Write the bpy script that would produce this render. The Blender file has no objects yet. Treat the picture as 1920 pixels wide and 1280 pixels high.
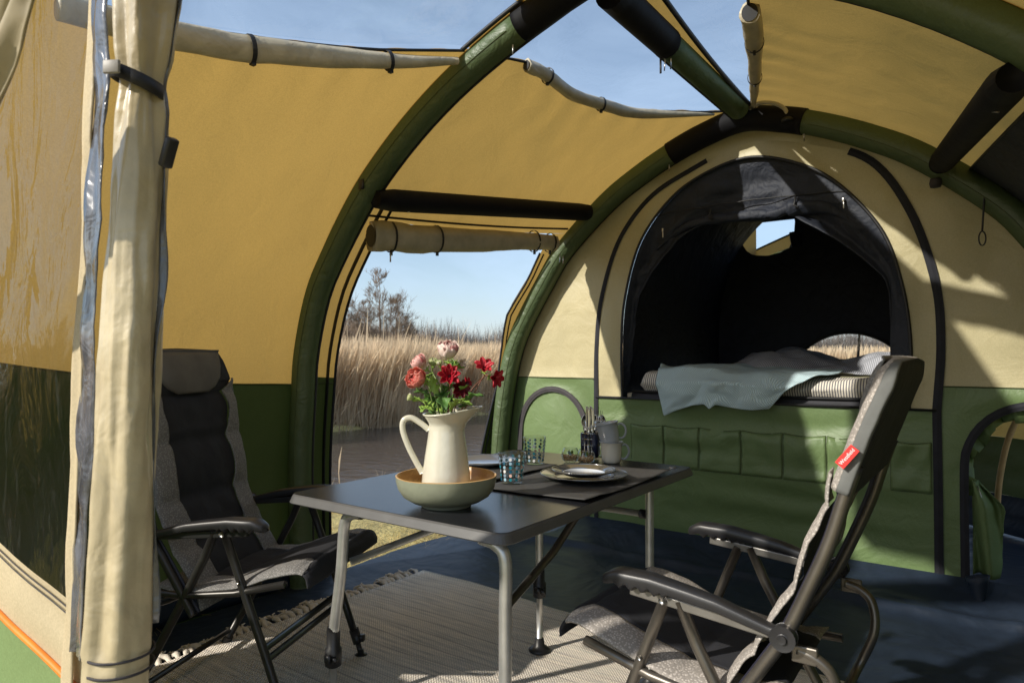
import bpy, math, random
import numpy as np
from mathutils import Vector, Matrix, noise
# ---------------------------------------------------------------- camera, sky, sun, exposure
# world axes: +x across the tent (s), +y along the tent towards the sleeping cabin (t), z up
SC = bpy.context.scene
YAW = math.atan2(.586, .81)
cam_d = bpy.data.cameras.new('camera'); cam = bpy.data.objects.new('camera', cam_d)
SC.collection.objects.link(cam); SC.camera = cam
cam_d.sensor_width = 36; cam_d.lens = 24.0; cam_d.clip_start = .05; cam_d.clip_end = 4000
cam.location = (0, 0, 1.15)
cam.rotation_euler = (math.radians(90 + 1.12), 0, YAW)
cam_d.dof.use_dof = True; cam_d.dof.focus_distance = 2.3; cam_d.dof.aperture_fstop = 6.3
TO_SUN = Vector((-.69, -1.5, 1.0)).normalized()
W = bpy.data.worlds.new('World'); SC.world = W; W.use_nodes = True
wn = W.node_tree.nodes; wl = W.node_tree.links
bg = wn['Background']
sky = wn.new('ShaderNodeTexSky'); sky.sky_type = 'NISHITA'; sky.sun_disc = False
sky.sun_elevation = math.asin(TO_SUN.z); sky.sun_rotation = math.atan2(TO_SUN.x, TO_SUN.y)
sky.air_density = 1.0; sky.dust_density = .8; sky.ozone_density = 1.6
# thin cirrus streaks mixed over the sky
tc = wn.new('ShaderNodeTexCoord'); mp = wn.new('ShaderNodeMapping'); mp.inputs['Scale'].default_value = (2.2, 5.5, 9)
mp.inputs['Rotation'].default_value = (.2, .1, .9)
nz = wn.new('ShaderNodeTexNoise'); nz.inputs['Scale'].default_value = 1.3; nz.inputs['Detail'].default_value = 8; nz.inputs['Roughness'].default_value = .62
nz.inputs['Distortion'].default_value = .6
rp = wn.new('ShaderNodeValToRGB'); rp.color_ramp.elements[0].position = .30; rp.color_ramp.elements[1].position = .80; rp.color_ramp.elements[0].color = (.25, .25, .25, 1)
rp.color_ramp.elements[1].color = (.6, .6, .6, 1)
mx = wn.new('ShaderNodeMixRGB'); mx.inputs['Color2'].default_value = (5.0, 6.4, 8.4, 1)
wl.new(tc.outputs['Generated'], mp.inputs['Vector']); wl.new(mp.outputs[0], nz.inputs['Vector']); wl.new(nz.outputs['Fac'], rp.inputs[0])
wl.new(rp.outputs[0], mx.inputs['Fac']); wl.new(sky.outputs[0], mx.inputs['Color1']); wl.new(mx.outputs[0], bg.inputs['Color'])
bg.inputs['Strength'].default_value = .13
sun_d = bpy.data.lights.new('sun', 'SUN'); sun_d.energy = 5.0; sun_d.angle = math.radians(1.0); sun_d.color = (1, .93, .82)
sun = bpy.data.objects.new('sun', sun_d); SC.collection.objects.link(sun)
sun.rotation_euler = TO_SUN.to_track_quat('Z', 'Y').to_euler(); sun.location = (-6, -12, 9)
SC.view_settings.view_transform = 'Standard'; SC.view_settings.look = 'None'; SC.view_settings.gamma = 1
SC.view_settings.exposure = .15; SC.view_settings.use_curve_mapping = False
SC.render.engine = 'CYCLES'
SC.cycles.max_bounces = 14; SC.cycles.transparent_max_bounces = 16; SC.cycles.transmission_bounces = 10
SC.cycles.caustics_reflective = False; SC.cycles.caustics_refractive = False
random.seed(7); rnd = random.Random(11)
PI = math.pi

# ---------------------------------------------------------------- materials
def nodes(name):
    m = bpy.data.materials.new(name); m.use_nodes = True
    nt = m.node_tree; return m, nt, nt.nodes, nt.links, nt.nodes['Principled BSDF'], nt.nodes['Material Output']
def rgb(c, k=1.0): return (c[0]*k, c[1]*k, c[2]*k, 1)
def tex(ns, ls, scale, detail=4, rough=.55, co='Object', stretch=None, dist=0):
    t = ns.new('ShaderNodeTexCoord'); n = ns.new('ShaderNodeTexNoise')
    n.inputs['Scale'].default_value = scale; n.inputs['Detail'].default_value = detail; n.inputs['Roughness'].default_value = rough
    n.inputs['Distortion'].default_value = dist
    if stretch:
        m = ns.new('ShaderNodeMapping'); m.inputs['Scale'].default_value = stretch
        ls.new(t.outputs[co], m.inputs[0]); ls.new(m.outputs[0], n.inputs['Vector'])
    else: ls.new(t.outputs[co], n.inputs['Vector'])
    return n
def ramp(ns, ls, src, c0, c1, p0=.35, p1=.65):
    r = ns.new('ShaderNodeValToRGB'); r.color_ramp.elements[0].position = p0; r.color_ramp.elements[1].position = p1
    r.color_ramp.elements[0].color = rgb(c0); r.color_ramp.elements[1].color = rgb(c1); ls.new(src, r.inputs[0]); return r
def bump(ns, ls, src, strength, dist, prev=None):
    b = ns.new('ShaderNodeBump'); b.inputs['Strength'].default_value = strength; b.inputs['Distance'].default_value = dist
    ls.new(src, b.inputs['Height'])
    if prev: ls.new(prev.outputs[0], b.inputs['Normal'])
    return b
def basic(name, col, rough=.5, metal=0, var=.12, vscale=14, bs=.25, bscale=160, bdist=.0006, coat=0, stretch=None, spec=.5, sheen=0, soft=None):
    m, nt, ns, ls, p, o = nodes(name)
    n = tex(ns, ls, vscale, stretch=stretch); r = ramp(ns, ls, n.outputs['Fac'], [c*(1-var) for c in col], [c*(1+var) for c in col])
    ls.new(r.outputs[0], p.inputs['Base Color']); p.inputs['Roughness'].default_value = rough; p.inputs['Metallic'].default_value = metal
    p.inputs['Specular IOR Level'].default_value = spec
    n2 = tex(ns, ls, bscale, 3, stretch=stretch); b = bump(ns, ls, n2.outputs['Fac'], bs, bdist)
    if soft:
        n3 = tex(ns, ls, soft[0], 3, dist=.5); b = bump(ns, ls, n3.outputs['Fac'], soft[1], soft[2], b)
    ls.new(b.outputs[0], p.inputs['Normal'])
    p.inputs['Coat Weight'].default_value = coat; p.inputs['Coat Roughness'].default_value = .12
    if sheen: p.inputs['Sheen Weight'].default_value = sheen
    return m
def fabric(name, col, tcol, fac, weave=900, wr=.35, rough=.75, soft=(7, .25, .02), gloss=.04):
    """thin cloth: diffuse front, light glows through from behind"""
    m, nt, ns, ls, p, o = nodes(name); ns.remove(p)
    n = tex(ns, ls, 2.2, 3); r = ramp(ns, ls, n.outputs['Fac'], [c*.93 for c in col], [c*1.06 for c in col])
    w = tex(ns, ls, weave, 2, .7); n3 = tex(ns, ls, soft[0], 4, dist=.8)
    fl = tex(ns, ls, 190, 4, .8); fr = ramp(ns, ls, fl.outputs['Fac'], (.84, .84, .82), (1.08, 1.08, 1.08), .32, .68)
    mu = ns.new('ShaderNodeMixRGB'); mu.blend_type = 'MULTIPLY'; mu.inputs[0].default_value = 1; ls.new(r.outputs[0], mu.inputs[1]); ls.new(fr.outputs[0], mu.inputs[2])
    b = bump(ns, ls, w.outputs['Fac'], wr, .0005); b2 = bump(ns, ls, n3.outputs['Fac'], soft[1], soft[2], b)
    d = ns.new('ShaderNodeBsdfDiffuse'); ls.new(mu.outputs[0], d.inputs[0]); ls.new(b2.outputs[0], d.inputs['Normal'])
    t = ns.new('ShaderNodeBsdfTranslucent'); ls.new(b2.outputs[0], t.inputs['Normal'])
    mt = ns.new('ShaderNodeMixRGB'); mt.blend_type = 'MULTIPLY'; mt.inputs[0].default_value = 1; mt.inputs[1].default_value = rgb(tcol); ls.new(fr.outputs[0], mt.inputs[2]); ls.new(mt.outputs[0], t.inputs[0])
    g = ns.new('ShaderNodeBsdfGlossy'); g.inputs['Roughness'].default_value = .45; ls.new(b2.outputs[0], g.inputs['Normal'])
    m1 = ns.new('ShaderNodeMixShader'); m1.inputs[0].default_value = fac; ls.new(d.outputs[0], m1.inputs[1]); ls.new(t.outputs[0], m1.inputs[2])
    m2 = ns.new('ShaderNodeMixShader'); m2.inputs[0].default_value = gloss; ls.new(m1.outputs[0], m2.inputs[1]); ls.new(g.outputs[0], m2.inputs[2])
    ls.new(m2.outputs[0], o.inputs[0]); return m
M_ = None
def clear(name, tint=(.95, .96, .96), base=.05, wob=(5, .35, .03), scratch=0.0, rough=.06, milky=.0):
    """thin clear film: sharp see-through, weak wavy reflection"""
    m, nt, ns, ls, p, o = nodes(name); ns.remove(p)
    tr = ns.new('ShaderNodeBsdfTransparent'); tr.inputs[0].default_value = rgb(tint)
    g = ns.new('ShaderNodeBsdfGlossy'); g.inputs['Roughness'].default_value = rough
    n = tex(ns, ls, wob[0], 4, dist=1.2, stretch=(1, 1, .45)); b = bump(ns, ls, n.outputs['Fac'], wob[1], wob[2]); ls.new(b.outputs[0], g.inputs['Normal'])
    fr = ns.new('ShaderNodeLayerWeight'); fr.inputs['Blend'].default_value = .5; ls.new(b.outputs[0], fr.inputs['Normal'])
    pw = ns.new('ShaderNodeMath'); pw.operation = 'POWER'; pw.inputs[1].default_value = 5; ls.new(fr.outputs['Facing'], pw.inputs[0])
    ad = ns.new('ShaderNodeMath'); ad.operation = 'MULTIPLY_ADD'; ad.inputs[1].default_value = .5; ad.inputs[2].default_value = base; ls.new(pw.outputs[0], ad.inputs[0])
    mi = ns.new('ShaderNodeMixShader'); ls.new(ad.outputs[0], mi.inputs[0]); ls.new(tr.outputs[0], mi.inputs[1]); ls.new(g.outputs[0], mi.inputs[2])
    last = mi
    if milky or scratch:
        df = ns.new('ShaderNodeBsdfDiffuse'); df.inputs[0].default_value = (.75, .75, .72, 1); ls.new(b.outputs[0], df.inputs['Normal'])
        s = tex(ns, ls, 5, 6, .7, stretch=(5, 5, 1.1), dist=1.5)
        r = ramp(ns, ls, s.outputs['Fac'], (milky,)*3, (milky+scratch,)*3, .56, .72)
        m3 = ns.new('ShaderNodeMixShader'); ls.new(r.outputs[0], m3.inputs[0]); ls.new(mi.outputs[0], m3.inputs[1]); ls.new(df.outputs[0], m3.inputs[2]); last = m3
    ls.new(last.outputs[0], o.inputs[0]); return m

M = {}
M['canvas'] = fabric('roof_canvas', (.46, .37, .17), (.72, .445, .115), .34)
M['canvas_in'] = fabric('end_wall_canvas', (.52, .46, .275), (.4, .30, .1), .08, soft=(5, .3, .03))
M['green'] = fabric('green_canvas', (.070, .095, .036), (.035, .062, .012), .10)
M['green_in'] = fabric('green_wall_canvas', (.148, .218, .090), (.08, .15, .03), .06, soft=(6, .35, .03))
M['beam'] = fabric('green_beam_sleeve', (.078, .115, .05), (.1, .18, .03), .02, weave=700, gloss=.05, soft=(11, .6, .02))
M['black'] = basic('black_webbing', (.012, .012, .014), .55, bs=.4, bscale=500)
M['sleeve'] = basic('black_nylon', (.005, .005, .007), .7, soft=(8, .3, .01), spec=.2)
M['curtain'] = basic('beige_blind_cloth', (.48, .42, .30), .5, coat=.1, soft=(16, .6, .012))
M['dull_curtain'] = basic('beige_door_cloth', (.47, .41, .29), .75, soft=(9, .5, .012))
M['vinyl'] = clear('clear_roof_film', (.94, .96, .97), .05, (3, .3, .04))
M['vinyl_front'] = clear('clear_front_film', (.90, .895, .88), .05, (6, .6, .03), scratch=.025, milky=.0)
M['roll'] = basic('vinyl_wrapped_roll', (.47, .395, .25), .42, coat=.55, soft=(10, .5, .02), bs=.5, bscale=240)
M['zip'] = basic('zip_tape', (.026, .027, .034), .75, bs=.5, bscale=300, spec=.2)
M['greyzip'] = basic('grey_zip_tape', (.05, .046, .05), .7, bs=.5, bscale=300, spec=.3)  # lighter, slightly purple grey tape
M['metal'] = basic('zip_metal', (.5, .48, .45), .3, metal=1, bs=.1)
M['front_beige'] = fabric('front_beige_canvas', (.62, .52, .34), (.5, .36, .14), .25)
M['front_green'] = fabric('front_green_canvas', (.22, .31, .13), (.12, .2, .04), .15)
M['dull_cloth'] = basic('tied_curtain_cloth', (.30, .25, .155), .7, soft=(6, .9, .03))
M['clearzip'] = basic('zip_behind_film', (.085, .09, .105), .25, var=.5, vscale=22, coat=1.0, soft=(14, .8, .02), stretch=(3, 3, .5))
M['orange'] = basic('orange_piping', (.75, .2, .015), .5)
M['navy'] = basic('navy_inner_cloth', (.017, .021, .033), .65, soft=(8, .9, .03), spec=.4)
M['groundsheet'] = basic('groundsheet_pvc', (.015, .024, .042), .52, soft=(3.2, .6, .05), spec=.3, bs=.3, bscale=60, bdist=.001)
M['alu'] = basic('satin_aluminium', (.62, .62, .60), .38, metal=.75, bs=.1)
M['plastic'] = basic('black_plastic', (.018, .018, .02), .38, bs=.3, bscale=700)
M['chair_tube'] = basic('anodised_tube', (.16, .145, .125), .36, metal=.8, bs=.1)
M['chair_tube_dark'] = basic('dark_tube', (.05, .048, .046), .35, metal=.6, bs=.1)
def mesh_cloth(name, c0, c1, scale):
    m, nt, ns, ls, p, o = nodes(name)
    t = ns.new('ShaderNodeTexCoord'); v = ns.new('ShaderNodeTexVoronoi'); v.inputs['Scale'].default_value = scale
    ls.new(t.outputs['Object'], v.inputs['Vector']); r = ramp(ns, ls, v.outputs['Distance'], c1, c0, .15, .5)
    ls.new(r.outputs[0], p.inputs['Base Color']); p.inputs['Roughness'].default_value = .8
    b = bump(ns, ls, v.outputs['Distance'], .6, .0012); n3 = tex(ns, ls, 12, 3); b2 = bump(ns, ls, n3.outputs['Fac'], .4, .012, b)
    ls.new(b2.outputs[0], p.inputs['Normal']); return m
M['seat_grey'] = mesh_cloth('grey_spacer_mesh', (.16, .157, .153), (.33, .32, .31), 190)
M['seat_mesh_lit'] = mesh_cloth('sunlit_spacer_mesh', (.27, .245, .22), (.52, .475, .43), 170)  # same mesh as the grey one, warm sunlight put into the colour
M['seat_black'] = basic('charcoal_seat_cloth', (.014, .015, .02), .85, soft=(11, .5, .012), bs=.4, bscale=400)
M['pillow_grey'] = basic('grey_pad_cloth', (.13, .122, .11), .8, bs=.4, bscale=500)
M['red'] = basic('red_label_cloth', (.75, .03, .025), .6); M['white'] = basic('white_print', (.8, .8, .8), .6)
# ---------------------------------------------------------------- the tent's skin as a surface over (a, t)
CX = -1.155; TA = 2.16; TB = 3.80; TC = .55; TE = 3.83
def _cr(P, n=24):
    P = [np.array(p, float) for p in P]; P = [2*P[0]-P[1]] + P + [2*P[-1]-P[-2]]; out = []
    for i in range(1, len(P)-2):
        for k in range(n):
            u = k/n; a, b, c, d = P[i-1], P[i], P[i+1], P[i+2]
            out.append(.5*((2*b)+(c-a)*u+(2*a-5*b+4*c-d)*u*u+(3*b-a-3*c+d)*u**3))
    out.append(P[-2]); return np.array(out)
def _profile(half, off=0):
    """half: (x, h) from the foot to the apex -> 401 samples by arc length over the full arch"""
    L = [(-x, h) for x, h in half]; R = [(x, h) for x, h in half[::-1][1:]]
    c = _cr(L + R)
    if off:
        d = np.gradient(c, axis=0); nrm = np.stack([-d[:, 1], d[:, 0]], 1); nrm /= np.linalg.norm(nrm, axis=1)[:, None]; c = c + nrm*off
    s = np.concatenate([[0], np.cumsum(np.linalg.norm(np.diff(c, axis=0), axis=1))]); s /= s[-1]
    u = np.linspace(0, 1, 401); return np.stack([np.interp(u, s, c[:, 0])+CX, np.interp(u, s, c[:, 1])], 1)
HA = [(1.70,-.03),(1.72,.58),(1.70,.95),(1.68,1.16),(1.60,1.43),(1.49,1.61),(1.28,1.87),(1.08,2.05),(.85,2.21),(.60,2.34),(.30,2.455),(0,2.53)]
HB = [(1.70,-.03),(1.67,.5),(1.60,.98),(1.50,1.29),(1.27,1.66),(1.13,1.84),(.84,2.09),(.62,2.225),(.40,2.33),(.2,2.40),(0,2.44)]
HC_ = [(1.76,-.03),(1.78,.6),(1.755,1.0),(1.69,1.3),(1.56,1.6),(1.36,1.83),(1.1,2.01),(.8,2.16),(.5,2.28),(.25,2.36),(0,2.42)]
RA = .058; RB = .062
beamA = _profile(HA); beamB = _profile(HB); skinA = _profile(HA, RA); skinB = _profile(HB, RB); skinC = _profile(HC_)
def _p(prof, a):
    x = min(max(a, 0), 1)*400; i = min(int(x), 399); f = x-i; return prof[i]*(1-f)+prof[i+1]*f
def skin(a, t):
    if t >= TA:
        k = (t-TA)/(TB-TA); q = _p(skinA, a)*(1-k)+_p(skinB, a)*k; sag = .045*math.sin(PI*min(k, 1))
    else:
        k = (t-TC)/(TA-TC); q = _p(skinC, a)*(1-k)+_p(skinA, a)*k; sag = .035*math.sin(PI*min(max(k, 0), 1))
    w = min(1, max(0, (q[1]-.3)/1.2))
    dx = (CX-q[0]); return (q[0]+sag*w*.5*(1 if dx > 0 else -1)*min(1, abs(dx)), t, q[1]-sag*w*.6)
def a_at_h(t, h, left=True):
    lo, hi = (0, .5)
    for _ in range(24):
        m = (lo+hi)/2
        if skin(m if left else 1-m, t)[2] < h: lo = m
        else: hi = m
    return lo if left else 1-lo
def a_at_x(t, x, left=True):
    lo, hi = (0.12, .5)
    for _ in range(24):
        m = (lo+hi)/2
        if abs(skin(m if left else 1-m, t)[0]-CX) > x: lo = m
        else: hi = m
    return lo if left else 1-lo
# ---------------------------------------------------------------- helpers
WM = {}
COL = SC.collection
def wm(o): return WM.get(o, Matrix.Identity(4))
def thing(name, label, cat, loc=(0, 0, 0), group=None):
    o = bpy.data.objects.new(name, None); COL.objects.link(o); o.location = loc; o.empty_display_size = .1
    WM[o] = Matrix.Translation(loc); tag(o, label, cat, group); return o
def tag(o, label, cat, group=None):
    o['label'] = label; o['category'] = cat
    if group: o['group'] = group
    return o
def place(root, loc, rz=0, tilt=(0, 0)):
    root.location = loc; root.rotation_euler = (tilt[0], tilt[1], rz); return root
def copy_tree(o, parent=None):
    c = o.copy(); COL.objects.link(c); c.parent = parent
    for ch in o.children: copy_tree(ch, c)
    return c
def fbm(x, y, z=0, s=1): return noise.fractal(Vector((x*s, y*s, z*s)), 1.0, 2.0, 3)
class MB:
    def __init__(s): s.v = []; s.f = []; s.uv = {}
    def add(s, vs, fs):
        n = len(s.v); s.v += [tuple(v) for v in vs]; s.f += [tuple(i+n for i in f) for f in fs]; return s
    def box(s, c, d, rot=None):
        hx, hy, hz = d[0]/2, d[1]/2, d[2]/2; R = rot or Matrix.Identity(3); c = Vector(c)
        vs = [c + R @ Vector((x, y, z)) for x in (-hx, hx) for y in (-hy, hy) for z in (-hz, hz)]
        return s.add(vs, [(0, 1, 3, 2), (4, 6, 7, 5), (0, 4, 5, 1), (2, 3, 7, 6), (0, 2, 6, 4), (1, 5, 7, 3)])
    def bar(s, a, b, w, h, up=(0, 0, 1)):
        a, b = Vector(a), Vector(b); d = (b-a); L = d.length; d.normalize(); x = d.cross(Vector(up)).normalized(); z = x.cross(d)
        return s.box((a+b)/2, (w, L, h), Matrix((x, d, z)).transposed())
    def grid(s, fn, nu, nv, closeu=False, closev=False):
        n = len(s.v); cu = nu if closeu else nu+1; cv = nv if closev else nv+1
        for i in range(cu):
            for j in range(cv): s.v.append(tuple(fn(i/nu, j/nv))); s.uv[len(s.v)-1] = (i/nu, j/nv)
        for i in range(nu):
            for j in range(nv):
                a = i % cu; b = (i+1) % cu; c = j % cv; d = (j+1) % cv
                s.f.append((n+a*cv+c, n+b*cv+c, n+b*cv+d, n+a*cv+d))
        return s
    def tube(s, pts, r, seg=12, cap=True, flat=1.0, closed=False, up=None):
        P = [Vector(p) for p in pts]; N = len(P)
        R = r if isinstance(r, (list, tuple)) else [r]*N
        T = []
        for i in range(N):
            a = P[(i-1) % N] if closed or i > 0 else P[i]; b = P[(i+1) % N] if closed or i < N-1 else P[i]
            T.append((b-a).normalized())
        u = Vector(up) if up else (Vector((0, 0, 1)) if abs(T[0].z) < .9 else Vector((1, 0, 0)))
        n0 = len(s.v); nn = None
        for i in range(N):
            if nn is None or up: nn = (u - T[i]*u.dot(T[i])).normalized()
            else: nn = (nn - T[i]*nn.dot(T[i])).normalized()
            bb = T[i].cross(nn)
            for k in range(seg):
                q = 2*PI*k/seg; s.v.append(tuple(P[i] + nn*math.cos(q)*R[i] + bb*math.sin(q)*R[i]*flat))
        M_ = N if closed else N-1
        for i in range(M_):
            i2 = (i+1) % N
            for k in range(seg):
                k2 = (k+1) % seg; s.f.append((n0+i*seg+k, n0+i2*seg+k, n0+i2*seg+k2, n0+i*seg+k2))
        if cap and not closed:
            s.f.append(tuple(n0+k for k in range(seg))[::-1]); s.f.append(tuple(n0+(N-1)*seg+k for k in range(seg)))
        return s
    def lathe(s, prof, seg=32, c=(0, 0, 0), wob=None, cap=True):
        n = len(s.v); N = len(prof)
        for i, (r, z) in enumerate(prof):
            for k in range(seg):
                q = 2*PI*k/seg; rr = r*(wob(q, z) if wob else 1)
                s.v.append((c[0]+rr*math.cos(q), c[1]+rr*math.sin(q), c[2]+z))
        for i in range(N-1):
            for k in range(seg):
                k2 = (k+1) % seg; s.f.append((n+i*seg+k, n+i*seg+k2, n+(i+1)*seg+k2, n+(i+1)*seg+k))
        if cap and prof[0][0] > 1e-5: s.f.append(tuple(n+k for k in range(seg))[::-1])
        if cap and prof[-1][0] > 1e-5: s.f.append(tuple(n+(N-1)*seg+k for k in range(seg)))
        return s
    def build(s, name, mat, parent=None, smooth=True, bevel=0, solid=0, subd=0, kind=None):
        inv = wm(parent).inverted() if parent else Matrix.Identity(4)
        me = bpy.data.meshes.new(name); me.from_pydata([tuple(inv @ Vector(v)) for v in s.v], [], s.f)
        me.validate(); me.materials.append(mat)
        if s.uv and len(s.uv) == len(s.v) == len(me.vertices):
            ul = me.uv_layers.new(name='UVMap')
            for l in me.loops: ul.data[l.index].uv = s.uv[l.vertex_index]
        for p in me.polygons: p.use_smooth = smooth
        o = bpy.data.objects.new(name, me); COL.objects.link(o)
        if parent: o.parent = parent; WM[o] = wm(parent)
        if solid: q = o.modifiers.new('thickness', 'SOLIDIFY'); q.thickness = solid; q.offset = 0
        if bevel: q = o.modifiers.new('bevel', 'BEVEL'); q.width = bevel; q.segments = 2; q.limit_method = 'ANGLE'
        if subd: q = o.modifiers.new('smooth', 'SUBSURF'); q.levels = subd; q.render_levels = subd
        if kind: o['kind'] = kind
        return o
def lerp(a, b, k): return a + (b-a)*k
def interp(pts, x):
    if x <= pts[0][0]: return pts[0][1]
    for (x0, y0), (x1, y1) in zip(pts, pts[1:]):
        if x <= x1: return y0 + (y1-y0)*(x-x0)/(x1-x0)
    return pts[-1][1]
def spl(pts, n=8):
    P = [Vector(p) for p in pts]; P = [2*P[0]-P[1]] + P + [2*P[-1]-P[-2]]; out = []
    for i in range(1, len(P)-2):
        for k in range(n):
            u = k/n; a, b, c, d = P[i-1], P[i], P[i+1], P[i+2]
            out.append(.5*((2*b)+(c-a)*u+(2*a-5*b+4*c-d)*u*u+(3*b-a-3*c+d)*u**3))
    out.append(P[-2]); return out

# ---------------------------------------------------------------- the setting: ground, water, reeds, trees
def build_ground():
    xs = [-1500, -400, -120, -60, -30, -20, -15, -12.5, -11.6, -11.1, -10.7, -10.3, -9, -7.5, -6.2, -5.7, -5.45, -5.2, -4.9, -4.5, -4, -3.5, -3, -2, 0, 2, 5, 15, 60, 300, 1500]
    ys = [-300, -100, -40, -15, -8] + [-5+.5*i for i in range(60)] + [26, 28, 29, 30, 31, 33, 40, 60, 120, 400, 1800]
    prof = [(-1500, -.2), (-11.8, -.25), (-11.2, -.3), (-10.7, -.5), (-10, -.95), (-6.2, -.95), (-5.6, -.62), (-5.1, -.28), (-4.4, -.1), (-3.4, -.035), (-2.5, -.02), (15, -.02), (1500, -.02)]
    b = MB()
    def fn(u, v):
        x = xs[round(u*(len(xs)-1))]; y = ys[round(v*(len(ys)-1))]
        z = interp(prof, x)
        if y > 29 and x < -4: z = max(z, -.3)
        if -12 < x < -3.2: z += .05*fbm(x, y, 0, 1.3)
        return (x, y, z)
    b.grid(fn, len(xs)-1, len(ys)-1)
    m = basic('grass_soil', (.36, .30, .12), .95, var=.45, vscale=2.5, bs=1, bscale=40, bdist=.02)
    b.build('ground', m, kind='structure')
    w = MB(); w.add([(-13, -200, -.4), (-4.6, -200, -.4), (-4.6, 31, -.4), (-13, 31, -.4)], [(0, 1, 2, 3)])
    m, nt, ns, ls, p, o = nodes('ditch_water')
    p.inputs['Base Color'].default_value = (.07, .058, .05, 1); p.inputs['Roughness'].default_value = .07; p.inputs['IOR'].default_value = 1.33
    t1 = tex(ns, ls, 3.4, 5, .65, stretch=(1.0, 1.7, 1), dist=.7); b1 = bump(ns, ls, t1.outputs['Fac'], .45, .04); ls.new(b1.outputs[0], p.inputs['Normal'])
    w.build('water', m, kind='structure')
build_ground()
def blades(name, mat, P, H, Wd, lean, seg=3, kind='stuff', head=None):
    """many thin bent blades as one mesh. P: (n,3) roots, H heights, Wd widths, lean (n,2)"""
    n = len(P); rs = np.random.RandomState(3); ang = rs.rand(n)*6.283
    d = np.stack([np.cos(ang), np.sin(ang), np.zeros(n)], 1); V = np.zeros((n, seg+1, 2, 3)); kink = rs.randn(n, 2)*.04
    for k in range(seg+1):
        f = k/seg; c = P.copy(); c[:, 2] += H*f*(1-.12*f*np.linalg.norm(lean, axis=1)); c[:, :2] += lean*(f**1.7)[..., None]*H[:, None] if False else lean*(f**1.7)*H[:, None]
        c[:, :2] += kink*math.sin(f*PI)
        wv = Wd*(1-.85*f) if head is None else Wd*(1.0 if k < seg-1 else (head if k == seg-1 else .2))
        V[:, k, 0] = c - d*wv[:, None]/2; V[:, k, 1] = c + d*wv[:, None]/2
    V = V.reshape(-1, 3); base = np.arange(n)[:, None]*(2*(seg+1)); F = []
    for k in range(seg): F.append(base + np.array([2*k, 2*k+1, 2*k+3, 2*k+2])[None])
    F = np.concatenate(F)
    me = bpy.data.meshes.new(name); me.vertices.add(len(V)); me.vertices.foreach_set('co', V.ravel())
    me.loops.add(F.size); me.loops.foreach_set('vertex_index', F.ravel().astype(np.int32))
    me.polygons.add(len(F)); me.polygons.foreach_set('loop_start', np.arange(len(F), dtype=np.int32)*4); me.polygons.foreach_set('loop_total', np.full(len(F), 4, np.int32))
    me.update(); me.materials.append(mat); o = bpy.data.objects.new(name, me); COL.objects.link(o); o['kind'] = kind; return o
def reed_mat(name, c0, c1, c2):
    m, nt, ns, ls, p, o = nodes(name); n = tex(ns, ls, .55, 5, .7, stretch=(6, 6, .6)); r = ramp(ns, ls, n.outputs['Fac'], c0, c2, .3, .72)
    e = r.color_ramp.elements.new(.5); e.color = rgb(c1); ls.new(r.outputs[0], p.inputs['Base Color']); p.inputs['Roughness'].default_value = .8
    p.inputs['Specular IOR Level'].default_value = .2
    tr = ns.new('ShaderNodeBsdfTranslucent'); ls.new(r.outputs[0], tr.inputs[0]); mi = ns.new('ShaderNodeMixShader'); mi.inputs[0].default_value = .42
    ls.new(p.outputs[0], mi.inputs[1]); ls.new(tr.outputs[0], mi.inputs[2]); ls.new(mi.outputs[0], o.inputs[0]); return m
REED = reed_mat('dry_reed', (.42, .31, .19), (.70, .55, .37), (.84, .71, .50))
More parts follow.
